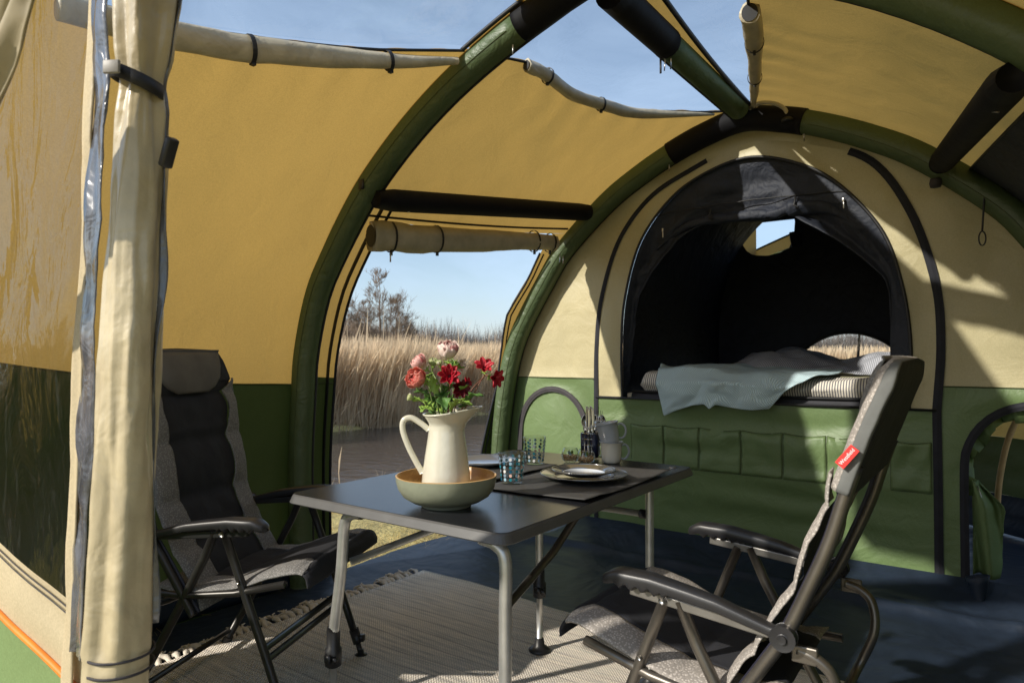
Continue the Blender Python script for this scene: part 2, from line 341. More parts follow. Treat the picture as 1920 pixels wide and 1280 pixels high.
def build_reeds():
    rs = np.random.RandomState(5)
    def bed(name, n, xr, yr, h, edge_x=None, mat=REED, wd=.016, tall=0.0):
        u = rs.rand(n); x = xr[1] + (xr[0]-xr[1])*u**1.6; y = yr[0]+(yr[1]-yr[0])*rs.rand(n)
        x = x + .25*np.sin(y*1.3) + .18*np.sin(y*3.1+1)
        hh = h*(.72+.34*rs.rand(n))*(1+.03*np.sin(y*.9+x*.7)+.02*np.sin(y*2.3)); sh = rs.rand(n) < .22; hh[sh] *= .35+.4*rs.rand(sh.sum())
        big = rs.rand(n) < tall; hh[big] *= 1.22+.2*rs.rand(big.sum())
        lean = rs.randn(n, 2)*.09 + np.array([.03, .05]); ed = x > xr[1]-.4; lean[ed, 0] += np.abs(rs.randn(ed.sum()))*.14
        return blades(name, mat, np.stack([x, y, np.full(n, -.45)], 1), hh, wd*(.5+rs.rand(n)), lean, 5, head=1.5)
    bed('reed_bed', 90000, (-20, -11.0), (4.5, 32), 1.95, wd=.013, tall=.006)
    bed('reed_bed', 9000, (-20, -11.0), (-14, 4.5), 2.1, wd=.028)
    o = bed('reed_bed', 15000, (-16, 6), (30, 36), 1.95, wd=.045)
    n = 500   # bent stalks lying over the water's edge
    y = 4+26*rs.rand(n); P = np.stack([-10.95+.3*rs.rand(n), y, np.full(n, -.42)], 1)
    blades('fallen_reeds', REED, P, .5+.5*rs.rand(n), np.full(n, .016), np.stack([.6+.7*rs.rand(n), rs.randn(n)*.5], 1), 4)
    # dry tufts on the near bank
    G = reed_mat('dry_grass', (.46, .34, .15), (.66, .52, .25), (.42, .44, .13))
    n = 420; cx = rs.choice([4.4, 5.2, 5.5, 6.3, 7.6, 8.2, 9.3], n); P = np.stack([-5.15+.22*rs.randn(n), cx+.2*rs.randn(n), np.full(n, -.3)], 1)
    blades('bank_tufts', REED, P, .08+.2*rs.rand(n), np.full(n, .007), rs.randn(n, 2)*.3, 4)
    n = 16; P = np.stack([-5.2+.3*rs.randn(n), 3.6+7*rs.rand(n), np.full(n, -.3)], 1)
    blades('bank_stalks', REED, P, .3+.35*rs.rand(n), np.full(n, .008), rs.randn(n, 2)*.12, 4, head=2.2)
    n = 46000; x = -5.3+2.6*rs.rand(n); y = -1+9*rs.rand(n); z = np.interp(x, [-5.6, -5.1, -4.4, -3.4, -2.5], [-.6, -.28, -.1, -.035, -.02])-.01
    k = (x < -2.88) | (y > 4.2); x, y, z = x[k], y[k], z[k]; n = len(x)
    blades('grass', G, np.stack([x, y, z], 1), .02+.05*rs.rand(n)**2, .004+.004*rs.rand(n), rs.randn(n, 2)*.8, 3)
build_reeds()
BARK = basic('bare_twigs', (.19, .14, .105), .9, var=.3, vscale=.6)
def bare_tree(label, x, y, H, seed, spread=.5, dens=1.0, group='bare trees behind the reeds'):
    r = random.Random(seed); t = thing('bare_tree', label, 'tree', (x, y, -.3), group)
    tr = MB(); cr = MB()
    def seg(mb, a, b, ra, rb, n=5): mb.tube([a, (a+b)/2+Vector((r.uniform(-1, 1), r.uniform(-1, 1), 0))*(b-a).length*.05, b], [ra, (ra+rb)/2, rb], n, cap=False)
    def br(p, d, L, rad, lev):
        e = p+d*L; seg(cr, p, e, rad, rad*.55, 4 if lev < 2 else 3)
        if lev >= 5 or len(cr.f) > 15000*dens: return
        n = r.choice([3, 4, 4, 5]) if lev < 4 else 4
        for i in range(n):
            q = Vector((r.gauss(0, 1), r.gauss(0, 1), r.gauss(.1, .6))).normalized()
            nd = (d*(1-spread)+q*spread*1.1+Vector((0, 0, .18))).normalized()
            br(p+d*L*r.uniform(.35, 1), nd, L*r.uniform(.5, .74), max(rad*.55, .013), lev+1)
    base = Vector((x, y, -.3)); top = base+Vector((r.uniform(-.03, .03), r.uniform(-.03, .03), 1))*H*.93
    N = 9; pts = [base.lerp(top, i/N)+Vector((r.uniform(-1, 1), r.uniform(-1, 1), 0))*H*.012 for i in range(N+1)]
    tr.tube(pts, [H*.016*(1-.85*i/N) for i in range(N+1)], 7)
    for i in range(int(30*dens)):
        f = r.uniform(.12, .98); p = base.lerp(top, f); q = r.uniform(0, 6.28)
        br(p, Vector((math.cos(q), math.sin(q), r.uniform(.5, 1.3))).normalized(), H*(.24*(1-f)+.07)*r.uniform(.7, 1.2), H*.004*(1.3-f), 2)
    tr.build('trunk', BARK, t); cr.build('crown', BARK, t); return t
def cam_xy(px, Z):
    X = (px-960)*Z/1280; return (.81*X-.586*Z, .586*X+.81*Z)
for i, (px, Z, H, sd, sp, lab) in enumerate([
        (712, 62, 9.2, 3, .42, 'tallest bare tree, pointed crown above the reeds in the side doorway'),
        (742, 64, 7.2, 5, .5, 'bare tree just right of the tallest one, wide ragged crown'),
        (684, 60, 6.6, 8, .55, 'pale bushy bare tree just left of the tallest one'),
        (660, 58, 6.4, 9, .6, 'bare tree nearest the left edge of the side doorway'),
        (765, 68, 4.6, 12, .6, 'low bare tree where the clump of trees drops to the right'),
        (790, 70, 3.4, 14, .6, 'lowest scrubby bare tree at the right end of the clump'),
        (636, 60, 6.0, 21, .55, 'bare tree half hidden behind the door edge')]):
    x, y = cam_xy(px, Z); bare_tree(lab, x, y, H, sd, sp)
# far tree line, one hazy mass
def tree_line():
    rs = np.random.RandomState(9); n = 26000; L = rs.rand(n)
    X0 = np.array(cam_xy(560, 190)); X1 = np.array(cam_xy(1900, 260)); P = X0[None]+(X1-X0)[None]*L[:, None]; P += rs.randn(n, 2)*5
    hh = (5.2+2.2*np.sin(L*55)+1.7*np.sin(L*131+2)+1.4*np.sin(L*290))*(.55+.5*rs.rand(n))
    m = basic('far_twigs', (.125, .11, .105), .95, var=.3, vscale=.05)
    blades('far_tree_line', m, np.stack([P[:, 0], P[:, 1], np.full(n, -.3)], 1), hh+3.0, .1+.22*rs.rand(n), rs.randn(n, 2)*.13, 3)
    n = 20000; L = rs.rand(n); X0 = np.array(cam_xy(600, 66)); X1 = np.array(cam_xy(860, 74)); P = X0[None]+(X1-X0)[None]*L[:, None]; P += rs.randn(n, 2)*1.6
    hh = 3.3*(1-.62*np.clip((L-.2)/.7, 0, 1))*(.6+.6*rs.rand(n))+1.5
    blades('scrub_thicket', BARK, np.stack([P[:, 0], P[:, 1], np.full(n, -.3)], 1), hh, .012+.03*rs.rand(n), rs.randn(n, 2)*.25, 4)
tree_line()
# ---------------------------------------------------------------- the tent
TENT = thing('tunnel_tent', 'beige and green inflatable tunnel tent with clear roof windows, seen from inside', 'tent', (CX, 2.2, 0))
def patch(name, mat, fn, nu, nv, parent=TENT, off=0.0, wr=0.0, ws=6, solid=0, kind=None, fold=0.0):
    """cloth patch on the skin: fn(u,v)->(a,t)"""
    b = MB()
    def g(u, v):
        a, t = fn(u, v); p = Vector(skin(a, t)); p1 = Vector(skin(min(a+.004, 1), t)); p0 = Vector(skin(max(a-.004, 0), t))
        n = (p1-p0).cross(Vector((0, 1, 0))).normalized()
        n = -n if n.dot(Vector((CX, p.y, 1.0))-p) > 0 else n   # outward
        k = off + (wr*fbm(p.x, p.y, p.z, ws)*math.sin(PI*u)**.5*math.sin(PI*v)**.5 if wr else 0)
        if fold: k += fold*math.exp(-(1-u)*6)*math.sin(p.y*34+u*9+2.5*fbm(p.y*2, u*2, 0, 1))*math.sin(PI*v)**.5+.4*fold*math.exp(-u*9)*math.sin(p.y*21+u*5)*math.sin(PI*v)**.5
        return p + n*k
    b.grid(g, nu, nv); return b.build(name, mat, parent, solid=solid, kind=kind)
def edge(name, mat, pts, r, parent=TENT, off=0.0, flat=1.0, seg=8):
    P = []
    for a, t in pts:
        p = Vector(skin(a, t)); c = Vector((CX, p.y, 1.1)); P.append(p + (c-p).normalized()*off)
    return MB().tube(P, r, seg, flat=flat).build(name, mat, parent)
def hseam(t): return 1.0 if t >= TA else 1.005+.0715*(TA-t)**2
# front bay (front arch to first air beam)
wf = [(TC, .92), (.9, .88), (1.1, .86), (1.7, .735), (TA, .60)]   # lower edge of the front roof window, distance from the ridge
for L in (True, False):
    T0 = TC
    fa = (lambda t, L=L: a_at_h(t, hseam(t), L)); fw = (lambda t, L=L: a_at_x(t, interp(wf, t), L))
    fz = (lambda t, L=L: .0 if L else 1.0)
    fr = (lambda t, L=L: a_at_x(t, interp([(.55, .55), (.75, .62), (.85, .84), (1.05, .765), (1.2, .705), (1.42, .61), (1.67, .49), (1.86, .42), (2.1, .32)], t) if L else .10, L))  # left window's unseen upper edge, shaped to limit the sun patches inside
    tt = lambda v: lerp(T0, TA+.03, v)
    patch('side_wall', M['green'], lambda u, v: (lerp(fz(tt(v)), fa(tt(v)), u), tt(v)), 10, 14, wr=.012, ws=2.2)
    patch('roof_panel', M['canvas'], lambda u, v: (lerp(fa(tt(v)), fw(tt(v)), u), tt(v)), 44, 70, wr=.016, ws=1.6, fold=.004)
    patch('roof_window', M['vinyl'], lambda u, v: (lerp(fw(tt(v)), fr(tt(v)), u), lerp(T0, TA-.06, v)), 14, 14, wr=.008, ws=3)
    patch('roof_strip', M['canvas'], lambda u, v: (lerp(fr(tt(v)), .5, u), tt(v)), 3, 12)
    patch('roof_strip', M['canvas'], lambda u, v: (lerp(fw(TA), fr(TA), u), lerp(TA-.055, TA+.02, v)), 14, 2)
    edge('window_hem', M['black'], [(fw(t), t) for t in np.linspace(TC, TA-.05, 14)], .006, off=.008)
    edge('window_hem', M['black'], [(lerp(fw(TA-.06), fr(TA-.06), k/12), TA-.06) for k in range(13)], .009, off=.006)
    edge('seam', M['green'], [(fa(t), t) for t in np.linspace(TC, TA, 12)], .0035, off=.003)
patch('front_shade_canopy', M['canvas'], lambda u, v: (lerp(.12, .88, u), lerp(.34, TC+.01, v)), 60, 8, wr=.008, ws=2)  # unseen overhang, added to shade the top of the front
# middle bay: between the two air beams
aw = {True: [(2.24, .415), (2.4, .425), (2.5, .4275), (2.73, .427), (3.0, .435), (3.24, .446), (3.62, .477), (3.74, .492)],
      False: [(2.24, .57), (2.53, .560), (2.79, .552), (3.1, .538), (3.43, .522), (3.68, .510), (3.74, .508)]}
ar = {True: [(2.24, .488), (3.74, .492)], False: [(2.24, .514), (3.74, .508)]}
for L in (True, False):
    w_ = lambda t, L=L: interp(aw[L], t); r_ = lambda t, L=L: interp(ar[L], t)
    d0, d1 = 2.38, 3.64     # door
    top = lambda t, L=L: (lerp(.270, .312, (t-TA)/(TB-TA)) if L else 1-lerp(.270, .312, (t-TA)/(TB-TA)))
    tt = lambda v: lerp(TA-.03, TB+.03, v)
    patch('roof_panel', M['canvas'], lambda u, v: (lerp(top(tt(v)), w_(min(max(tt(v), 2.24), 3.74)), u), tt(v)), 44, 80, wr=.014, ws=2.0, fold=.006)
    patch('roof_window', M['vinyl'], lambda u, v: (lerp(w_(lerp(2.24, 3.74, v)), r_(lerp(2.24, 3.74, v)), u), lerp(2.24, 3.74, v)), 10, 20, wr=.006, ws=3)
    patch('roof_strip', M['canvas'], lambda u, v: (lerp(r_(lerp(2.24, 3.74, v)), .5, u), tt(v)), 3, 14)
    patch('roof_strip', M['canvas'], lambda u, v: (lerp(w_(2.24), .5, u), lerp(TA-.03, 2.24, v)), 10, 3)
    edge('window_hem', M['black'], [(w_(t), t) for t in np.linspace(2.24, 3.74, 18)], .006, off=.006)
    edge('window_hem', M['black'], [(r_(t), t) for t in np.linspace(2.24, 3.74, 14)], .011, off=.006)
    edge('window_hem', M['black'], [(lerp(w_(2.24), r_(2.24), k/12), 2.24) for k in range(13)], .010, off=.006)
    if L:
        # strips at each side of the open door
        for nm, t0, t1, bow in (('door_strip', TA-.03, 2.385, 0), ('door_strip', lambda u: interp([(0, 3.60), (.25, 3.63), (.5, 3.73), (.62, 3.70), (.75, 3.62), (.88, 3.65), (1, 3.62)], u), TB+.03, 0)):
            f0 = t0 if callable(t0) else (lambda u, t0=t0: t0); ash = a_at_h(3.0, 1.0)
            tp = lambda t: lerp(.270, .312, (t-TA)/(TB-TA))
            def q(u, v, lo=True):
                t = lerp(f0(u), t1, v); return t
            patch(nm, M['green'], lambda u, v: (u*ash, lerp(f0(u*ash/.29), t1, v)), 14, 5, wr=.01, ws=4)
            patch(nm, M['canvas'], lambda u, v: (lerp(ash, tp(lerp(f0(1), t1, v)), u), lerp(f0(lerp(ash, .29, u)/.29), t1, v)), 18, 5, wr=.006, ws=4)
            eg = [(a, (2.385 if not callable(t0) else f0(a/.29))) for a in np.linspace(0.0, .285, 26)]
            edge('door_zip', M['zip'], eg, .007, off=.006)
            if not callable(t0): edge('door_zip', M['black'], [(a, t-.045-.05*a) for a, t in eg], .013, off=.014, flat=.3)
            else: edge('door_zip', M['black'], [(a, t+.035) for a, t in eg], .006, off=.012, flat=.5)
    else:
        ash = a_at_h(3.0, 1.0, False)
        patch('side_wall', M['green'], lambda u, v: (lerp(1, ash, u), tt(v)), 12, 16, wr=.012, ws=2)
        patch('side_wall', M['canvas'], lambda u, v: (lerp(ash, top(tt(v)), u), tt(v)), 18, 16, wr=.010, ws=2)
        # dark mesh window high in the right side wall
        patch('mesh_window', M['navy'], lambda u, v: (lerp(.672+.03*(1-v), .80, u), lerp(2.6, 3.74, v)), 10, 16, off=-.012)
        edge('window_hem', M['black'], [(.672+.03*(1-(t-2.6)/1.14), t) for t in np.linspace(2.6, 3.74, 12)], .005, off=.016)
edge('seam', M['green'], [(a_at_h(t, 1.0), t) for t in np.linspace(TA, 2.38, 4)], .0035, off=.003)
# air beams
def beam(prof, t, r, a0, a1, name, mat, parent=TENT, n=60):
    P = [Vector((*(lambda q: (q[0], t, q[1]))(_p(prof, lerp(a0, a1, k/n))),)) for k in range(n+1)]
    return MB().tube(P, r, 20).build(name, mat, parent)
for prof, t, r, s0, s1, pr in ((beamA, TA, RA, .447, .54, skinA), (beamB, TB-.045, RB, .436, .548, skinB)):
    g = beam(prof, t, r, 0, s0, 'air_beam', M['beam']); g2 = beam(prof, t, r, s1, 1, 'air_beam', M['beam'])
    beam(prof, t, r+.006, s0-.002, s1+.002, 'beam_sleeve', M['sleeve'], n=24)
    # piping that runs along the inner side of each beam
    sg = 1 if t < 3 else 1
    P = []
    for k in range(81):
        q = _p(prof, k/80); c = Vector((CX, t, .9)); p = Vector((q[0], t, q[1])); P.append(p + (c-p).normalized()*(r*.75) + Vector((0, r*.75, 0)))
    MB().tube(P, .0065, 8).build('beam_piping', M['black'], TENT)
    if t < 3:   # web of cloth that joins the beam to the skin beside the door
        patch('beam_web', M['beam'], lambda u, v: (lerp(0, .43, u), lerp(TA+.03, TA+.085, v)), 30, 2, off=-.03)
for prof, t, r, a0, a1 in ((beamA, TA, RA, .01, .44), (beamB, TB-.045, RB, .01, .43), (beamB, TB-.045, RB, .555, .99)):
    P = []
    for k in range(70):
        q = _p(prof, lerp(a0, a1, k/69)); c = Vector((CX, t, .9)); p = Vector((q[0], t, q[1])); P.append(p+(c-p).normalized()*(r*.35)+Vector((0, -r*.945, 0)))
    MB().tube(P, .0018, 5).build('beam_seam', M['green'], TENT)
# light green patch and zip pull on the first beam
for a_, t_, px in ((.442, TA, 1), (.434, TB-.045, 1), (.55, TB-.045, 1)):
    pr = beamA if t_ < 3 else beamB
    q = _p(pr, a_); MB().tube([(q[0], t_-.02, q[1]-.068), (q[0], t_-.02, q[1]-.105)], .0035, 6).build('zip_pull', M['metal'], TENT)
q = _p(beamA, .303); MB().box((q[0]+.004, TA-.058, q[1]-.01), (.032, .006, .045)).build('beam_patch', M['black'], TENT)
# ridge beam
RZ = [(CX, TA+.05, 2.475), (CX, TB-.12, 2.475)]
rp_ = [Vector(RZ[0]).lerp(Vector(RZ[1]), k/20) for k in range(21)]
MB().tube(rp_[7:], .056, 20).build('ridge_beam', M['beam'], TENT)
MB().tube(rp_[:8], .063, 20).build('beam_sleeve', M['sleeve'], TENT)
MB().tube([Vector((CX-.047, p.y, p.z-.034)) for p in rp_[7:]], .006, 8).build('beam_zip', M['black'], TENT)
MB().tube([Vector((CX-.075, p.y, p.z+.01)) for p in rp_[6:]], .010, 8, flat=.4).build('beam_zip', M['black'], TENT)
for dx in (-.022, .006): MB().tube([(CX+dx, rp_[7].y+.03, 2.425), (CX+dx-.004, rp_[7].y+.03, 2.375)], .003, 6).build('zip_pull', M['metal'], TENT)
MB().tube([(CX-.03, rp_[7].y+.0, 2.42), (CX-.03, rp_[7].y+.0, 2.355)], .005, 6).build('zip_pull', M['black'], TENT)
# inflation hose at the top of the second beam
MB().tube(spl([(CX+.07, 3.69, 2.47), (CX+.12, 3.66, 2.475), (CX+.19, 3.665, 2.46), (CX+.235, 3.69, 2.43), (CX+.245, 3.70, 2.40)], 6), .011, 10).build('air_hose', basic('hose_rubber', (.45, .43, .38), .5), TENT)
MB().tube([(CX+.05, 3.71, 2.47), (CX+.09, 3.68, 2.475)], .016, 10).build('hose_fitting', M['metal'], TENT)
MB().lathe([(.0, 0), (.03, 0), (.03, .012), (.018, .02), (0, .02)], 16, (CX+.25, 3.69, 2.36)).build('valve', M['plastic'], TENT)
# brace beams between the arches
for sd, nm in ((-1, 0), (1, 1)):
    x0, z0, x1, z1 = (-2.335, 1.862, -2.10, 2.035) if sd < 0 else (.025, 1.862, -.235, 2.035)
    P = [Vector((x0, TA+.0, z0)).lerp(Vector((x1, TB-.09, z1)), k/16) for k in range(17)]
    MB().tube(P, [.040]+[.053]*15+[.048], 18).build('brace_beam', M['sleeve'], TENT)
    MB().tube([P[2]+Vector((.0, -.02, -.055)), P[3]+Vector((0, -.11, -.058))], .004, 6).build('zip_pull', M['metal'], TENT)
MB().lathe([(0, -.02), (.022, -.02), (.026, 0), (.022, .02), (0, .02)], 10, (-.255, 3.70, 1.945)).build('beam_clamp', M['greyzip'], TENT)
MB().tube(spl([(-.07, 3.7, 1.86), (-.075, 3.7, 1.78), (-.08, 3.7, 1.70)], 4), .004, 6).build('cord', M['black'], TENT)
MB().tube([Vector((-.08+.013*math.sin(k*PI/8), 3.7, 1.67+.032*math.cos(k*PI/8))) for k in range(16)], .003, 6, closed=True).build('cord_loop', M['black'], TENT)
# rolled blinds under the roof windows
def roll(name, mat, pts, rads, straps, strap_r=.004, seg=18, twist=0, parent=TENT, drop=.0, sw=.014, open_end=False):
    P = spl(pts, 10); N = len(P); b = MB(); n0 = 0
    R = [interp([(i/(len(rads)-1), v) for i, v in enumerate(rads)], k/(N-1)) for k in range(N)]
    T = [(P[min(i+1, N-1)]-P[max(i-1, 0)]).normalized() for i in range(N)]; u = Vector((0, 0, 1))
    for i in range(N):
        n = (u-T[i]*u.dot(T[i])).normalized(); bb = T[i].cross(n)
        for k in range(seg):
            q = 2*PI*k/seg; rr = R[i]*(1+.10*math.sin(2*q+i*.11+twist)+.16*fbm(math.cos(q)*1.2, math.sin(q)*1.2, i*.16+twist))
            b.v.append(tuple(P[i]+n*math.cos(q)*rr*1.05+bb*math.sin(q)*rr*.9))
    for i in range(N-1):
        for k in range(seg): b.f.append((i*seg+k, (i+1)*seg+k, (i+1)*seg+(k+1) % seg, i*seg+(k+1) % seg))
    for e in (0, N-1):
        c = len(b.v); b.v.append(tuple(P[e]+T[e]*(.0 if not open_end else (.03 if e == 0 else -.03))))
        for k in range(seg): b.f.append((c, e*seg+k, e*seg+(k+1) % seg))
    o = b.build(name, mat, parent, solid=0)
    if open_end:
        e = MB(); n = (u-T[0]*u.dot(T[0])).normalized(); bb = T[0].cross(n); c0 = P[0]-T[0]*.002
        e.v = [tuple(c0)]+[tuple(c0+(n*math.cos(2*PI*k/20)*1.05+bb*math.sin(2*PI*k/20)*.9)*R[0]*.80) for k in range(20)]; e.f = [(0, 1+k, 1+(k+1) % 20) for k in range(20)]
        e.build('roll_end_shade', M['black'], o, smooth=False)  # black disc stands in for the shaded hollow of the roll
    for f in straps:
        i = int(f*(N-1)); c = P[i]; n = (u-T[i]*u.dot(T[i])).normalized(); bb = T[i].cross(n); m = MB()
        ring = [[c+T[i]*dx+(n*math.cos(2*PI*k/20)*1.05+bb*math.sin(2*PI*k/20)*.92)*(R[i]*1.14) for k in range(20)] for dx in (-sw/2, sw/2)]
        m.grid(lambda u_, v_: ring[round(u_)][round(v_*20) % 20], 1, 20); m.box(c-n*R[i]*1.2, (sw, sw, R[i]*.45)); m.build('strap', M['black'], o, solid=.003, smooth=False)
    return o
def on_skin(a, t, off):
    p = Vector(skin(a, t)); return p+(Vector((CX, p.y, 1.1))-p).normalized()*off
roll('rolled_blind', M['curtain'], [on_skin(interp([(0, a_at_x(t, interp(wf, t)))], 0)-.003, t, .045) for t in (.75, 1.1, 1.4, 1.75, 2.08)], [.034, .036, .037, .032, .016], (.14, .42, .78))
roll('rolled_blind', M['curtain'], [on_skin(interp(aw[True], t)-.001, t, .018) for t in (2.40, 2.52, 2.73, 3.0, 3.24, 3.66)], [.026, .030, .030, .028, .024, .006], (.22, .56), twist=2, sw=.01, open_end=True)
roll('rolled_blind', M['curtain'], [on_skin(interp(aw[False], t)+.002, t, .035) for t in (2.52, 2.7, 2.9, 3.15, 3.4, 3.62)], [.040, .036, .033, .030, .025, .012], (.28, .62), twist=4, sw=.008, open_end=True)
roll('rolled_door', M['dull_curtain'], [(-2.53, 2.31, 1.735), (-2.46, 2.6, 1.755), (-2.36, 3.1, 1.80), (-2.29, 3.42, 1.835), (-2.265, 3.58, 1.84)], [.066, .062, .056, .054, .048], (.10, .30, .74, .93), twist=1, sw=.010, open_end=True)
edge('door_zip', M['black'], [(lerp(.275, .317, k/16), lerp(2.2, 3.7, k/16)) for k in range(17)], .006, off=.015)
for x, y, z in ((-2.47, 2.385, 1.655), (-2.255, 3.63, 1.775), (-2.25, 3.66, 1.77)): MB().tube([(x, y, z), (x, y, z-.045)], .004, 6).build('zip_pull', M['metal'], TENT)

# ---------------------------------------------------------------- end wall with the bed opening
def cyl_curve(pts, n): 
    P = spl([Vector((x, 0, z)) for x, z in pts], 10); L = [0]
    for a, b in zip(P, P[1:]): L.append(L[-1]+(b-a).length)
    out = []
    for k in range(n+1):
        s = L[-1]*k/n; i = max(j for j in range(len(L)) if L[j] <= s+1e-9); i = min(i, len(P)-2)
        f = (s-L[i])/(L[i+1]-L[i]+1e-12); out.append(P[i].lerp(P[i+1], f))
    return out
NW = 96
OPEN = cyl_curve([(-1.925, .885), (-1.93, 1.2), (-1.905, 1.5), (-1.80, 1.84), (-1.60, 2.08), (-1.38, 2.20), (-1.14, 2.245), (-.90, 2.175), (-.70, 2.04), (-.50, 1.78), (-.41, 1.5), (-.375, 1.2), (-.385, .885)], NW)
ZIP = cyl_curve([(-2.11, .885), (-2.105, 1.2), (-2.07, 1.5), (-1.95, 1.85), (-1.75, 2.09), (-1.5, 2.22), (-1.14, 2.33), (-.80, 2.25), (-.54, 2.125), (-.37, 1.85), (-.27, 1.5), (-.25, 1.2), (-.27, .885)], NW)
sB = [Vector((q[0], 0, q[1])) for q in (_p(skinB, k/400) for k in range(401))]
i0 = next(i for i, q in enumerate(sB) if q.z >= 1.0); i1 = max(i for i, q in enumerate(sB) if q.z >= 1.0)
OUT = [sB[round(lerp(i0, i1, k/NW))] for k in range(NW+1)]
jz0 = next(i for i, q in enumerate(ZIP) if q.z >= 1.0); jz1 = max(i for i, q in enumerate(ZIP) if q.z >= 1.0)
ZU = [ZIP[round(lerp(jz0, jz1, k/NW))] for k in range(NW+1)]; ZU[0] = Vector((ZU[0].x, 0, 1.0)); ZU[-1] = Vector((ZU[-1].x, 0, 1.0))
def wall_w(x, z, amp=1): return amp*(.012*fbm(x*1.3, z*.8, 3, 2.4) + .005*math.sin(x*9+z*4+3*fbm(x, z, 1, 1.5)))
def ring(name, mat, A, B, nv=8, t=TE, parent=TENT, amp=1, rad=0.0):
    def fn(u, v):
        k = round(u*NW); p = A[k].lerp(B[k], v); e = math.sin(PI*v)
        return (p.x, t+wall_w(p.x, p.z, amp)*e + rad*e*math.sin(k*.55+2*fbm(k*.1, 0, 0, 1))*.008, p.z)
    return MB().grid(fn, NW, nv).build(name, mat, parent)
ring('end_wall', M['canvas_in'], OUT, ZU, 14, rad=1)
OS = ring('opening_surround', M['canvas_in'], ZIP, OPEN, 8, rad=.6)
MB().tube([Vector((p.x, TE-.006, p.z)) for p in OPEN], .0085, 8).build('opening_piping', M['black'], OS)

def tape(name, mat, P, w, y, parent=TENT, wob=0.0, thick=.002):
    b = MB(); N = len(P)
    for i, p in enumerate(P):
        d = (P[min(i+1, N-1)]-P[max(i-1, 0)]).normalized(); n = Vector((d.z, 0, -d.x))
        for j in range(7):
            k = j/6-.5; yy = y-.004*(.3 if j in (2, 4) else (.6 if j == 3 else 0))+wob*fbm(p.x, p.z, 0, 14)
            b.v.append((p.x+n.x*w*k, yy, p.z+n.z*w*k))
    for i in range(N-1):
        for j in range(6): b.f.append((i*7+j, (i+1)*7+j, (i+1)*7+j+1, i*7+j+1))
    return b.build(name, mat, parent, solid=thick, smooth=False)
zl = [Vector((-2.11, 0, .11)), Vector((-2.112, 0, .5))]+ZIP[:NW//2-5]; zr = ZIP[NW//2+13:]+[Vector((-.268, 0, .5)), Vector((-.268, 0, .11))]
tape('wall_zip', M['zip'], zl, .028, TE-.006); tape('wall_zip', M['zip'], zr, .038, TE-.008)
# lower green panel under the opening, with its row of pockets
def lower(u, v):
    x = lerp(-2.11, -.27, u); z = lerp(.11, .885, v); e = math.sin(PI*v)**.4*math.sin(PI*u)**.3
    return (x, TE+e*(.020*fbm(x*.6, z*3.5, 5, 1.6)+.008*math.sin(z*34+2.2*fbm(x, z, 2, 1.4))*(.35+.65*v)), z)
LW = MB().grid(lower, 60, 34).build('pocket_panel', M['green_in'], TENT)
MB().box((-1.19, TE-.008, .885), (1.84, .012, .012)).build('opening_piping', M['black'], OS)
px_ = [-1.87, -1.655, -1.44, -1.197, -.975, -.757, -.62, -.47, -.29]
for i in range(8):
    if i == 6: continue
    x0, x1 = px_[i], px_[i+1]; z0, z1 = .487, .73
    sg = rnd.choice((-1, 1)); ph = rnd.uniform(0, 6)
    def pk(u, v, x0=x0, x1=x1, sg=sg, ph=ph):
        x = lerp(x0+.004, x1-.004, u); z = lerp(z0, z1, v); e = math.sin(PI*u)**.5*(.25+.75*v)*(1 if v > 0 else 0)
        return (x, lower((x+2.11)/1.84, (z-.11)/.775)[1]-.004-e*(.003+.005*math.sin((u*sg+v*.9)*8+ph)+.010*fbm(x*3, z*4, ph, 2)), z-.010*math.sin(PI*u)*v)
    po = MB().grid(pk, 16, 14).build('pocket', M['green_in'], LW, solid=.002)
    st = MB(); 
    for xx in (0, 1): st.tube([Vector(pk(xx, k/8))+Vector((0, -.0, 0)) for k in range(9)], .0018, 5)
    st.tube([Vector(pk(k/8, 0)) for k in range(9)], .0016, 5); st.tube([Vector(pk(k/8, 1)) for k in range(9)], .0022, 5)
    st.build('pocket_stitching', M['green'], po)
# green corners each side, with the low arched hatches
def hatch(xl, xr, n=40):
    P = [Vector((xl, 0, .11)), Vector((xl, 0, .5))]; c = (xl+xr)/2; rx = (xr-xl)/2
    for k in range(1, 20): q = PI-PI*k/20; P.append(Vector((c+rx*math.cos(q), 0, .60+.325*math.sin(q)**.9)))
    P += [Vector((xr, 0, .5)), Vector((xr, 0, .11))]; return cyl_curve([(p.x, p.z) for p in P], n)
HL = hatch(-2.70, -2.175); HR = hatch(-.165, .39)
def rect_path(x0, x1, n=40, side=-1):
    # up the outer wall edge, along the seam, down the zip
    lowB = [q for q in sB[:200] if q.z < 1.0 and q.z >= .11]
    if side < 0: P = [(q.x, q.z) for q in lowB[::6]]+[(x, 1.0) for x in np.linspace(sB[i0].x, x1, 12)]+[(x1, z) for z in np.linspace(.93, .11, 12)]
    else: P = [(x0, z) for z in np.linspace(.11, .93, 12)]+[(x, 1.0) for x in np.linspace(x0, 2*CX-sB[i0].x, 12)]+[(2*CX-q.x, q.z) for q in lowB[::6][::-1]]
    V = [Vector((a, 0, b)) for a, b in P]; L = [0]
    for a, b in zip(V, V[1:]): L.append(L[-1]+(b-a).length)
    out = []
    for k in range(n+1):
        s = L[-1]*k/n; i = min(max(j for j in range(len(L)) if L[j] <= s+1e-9), len(V)-2); out.append(V[i].lerp(V[i+1], (s-L[i])/(L[i+1]-L[i])))
    return out
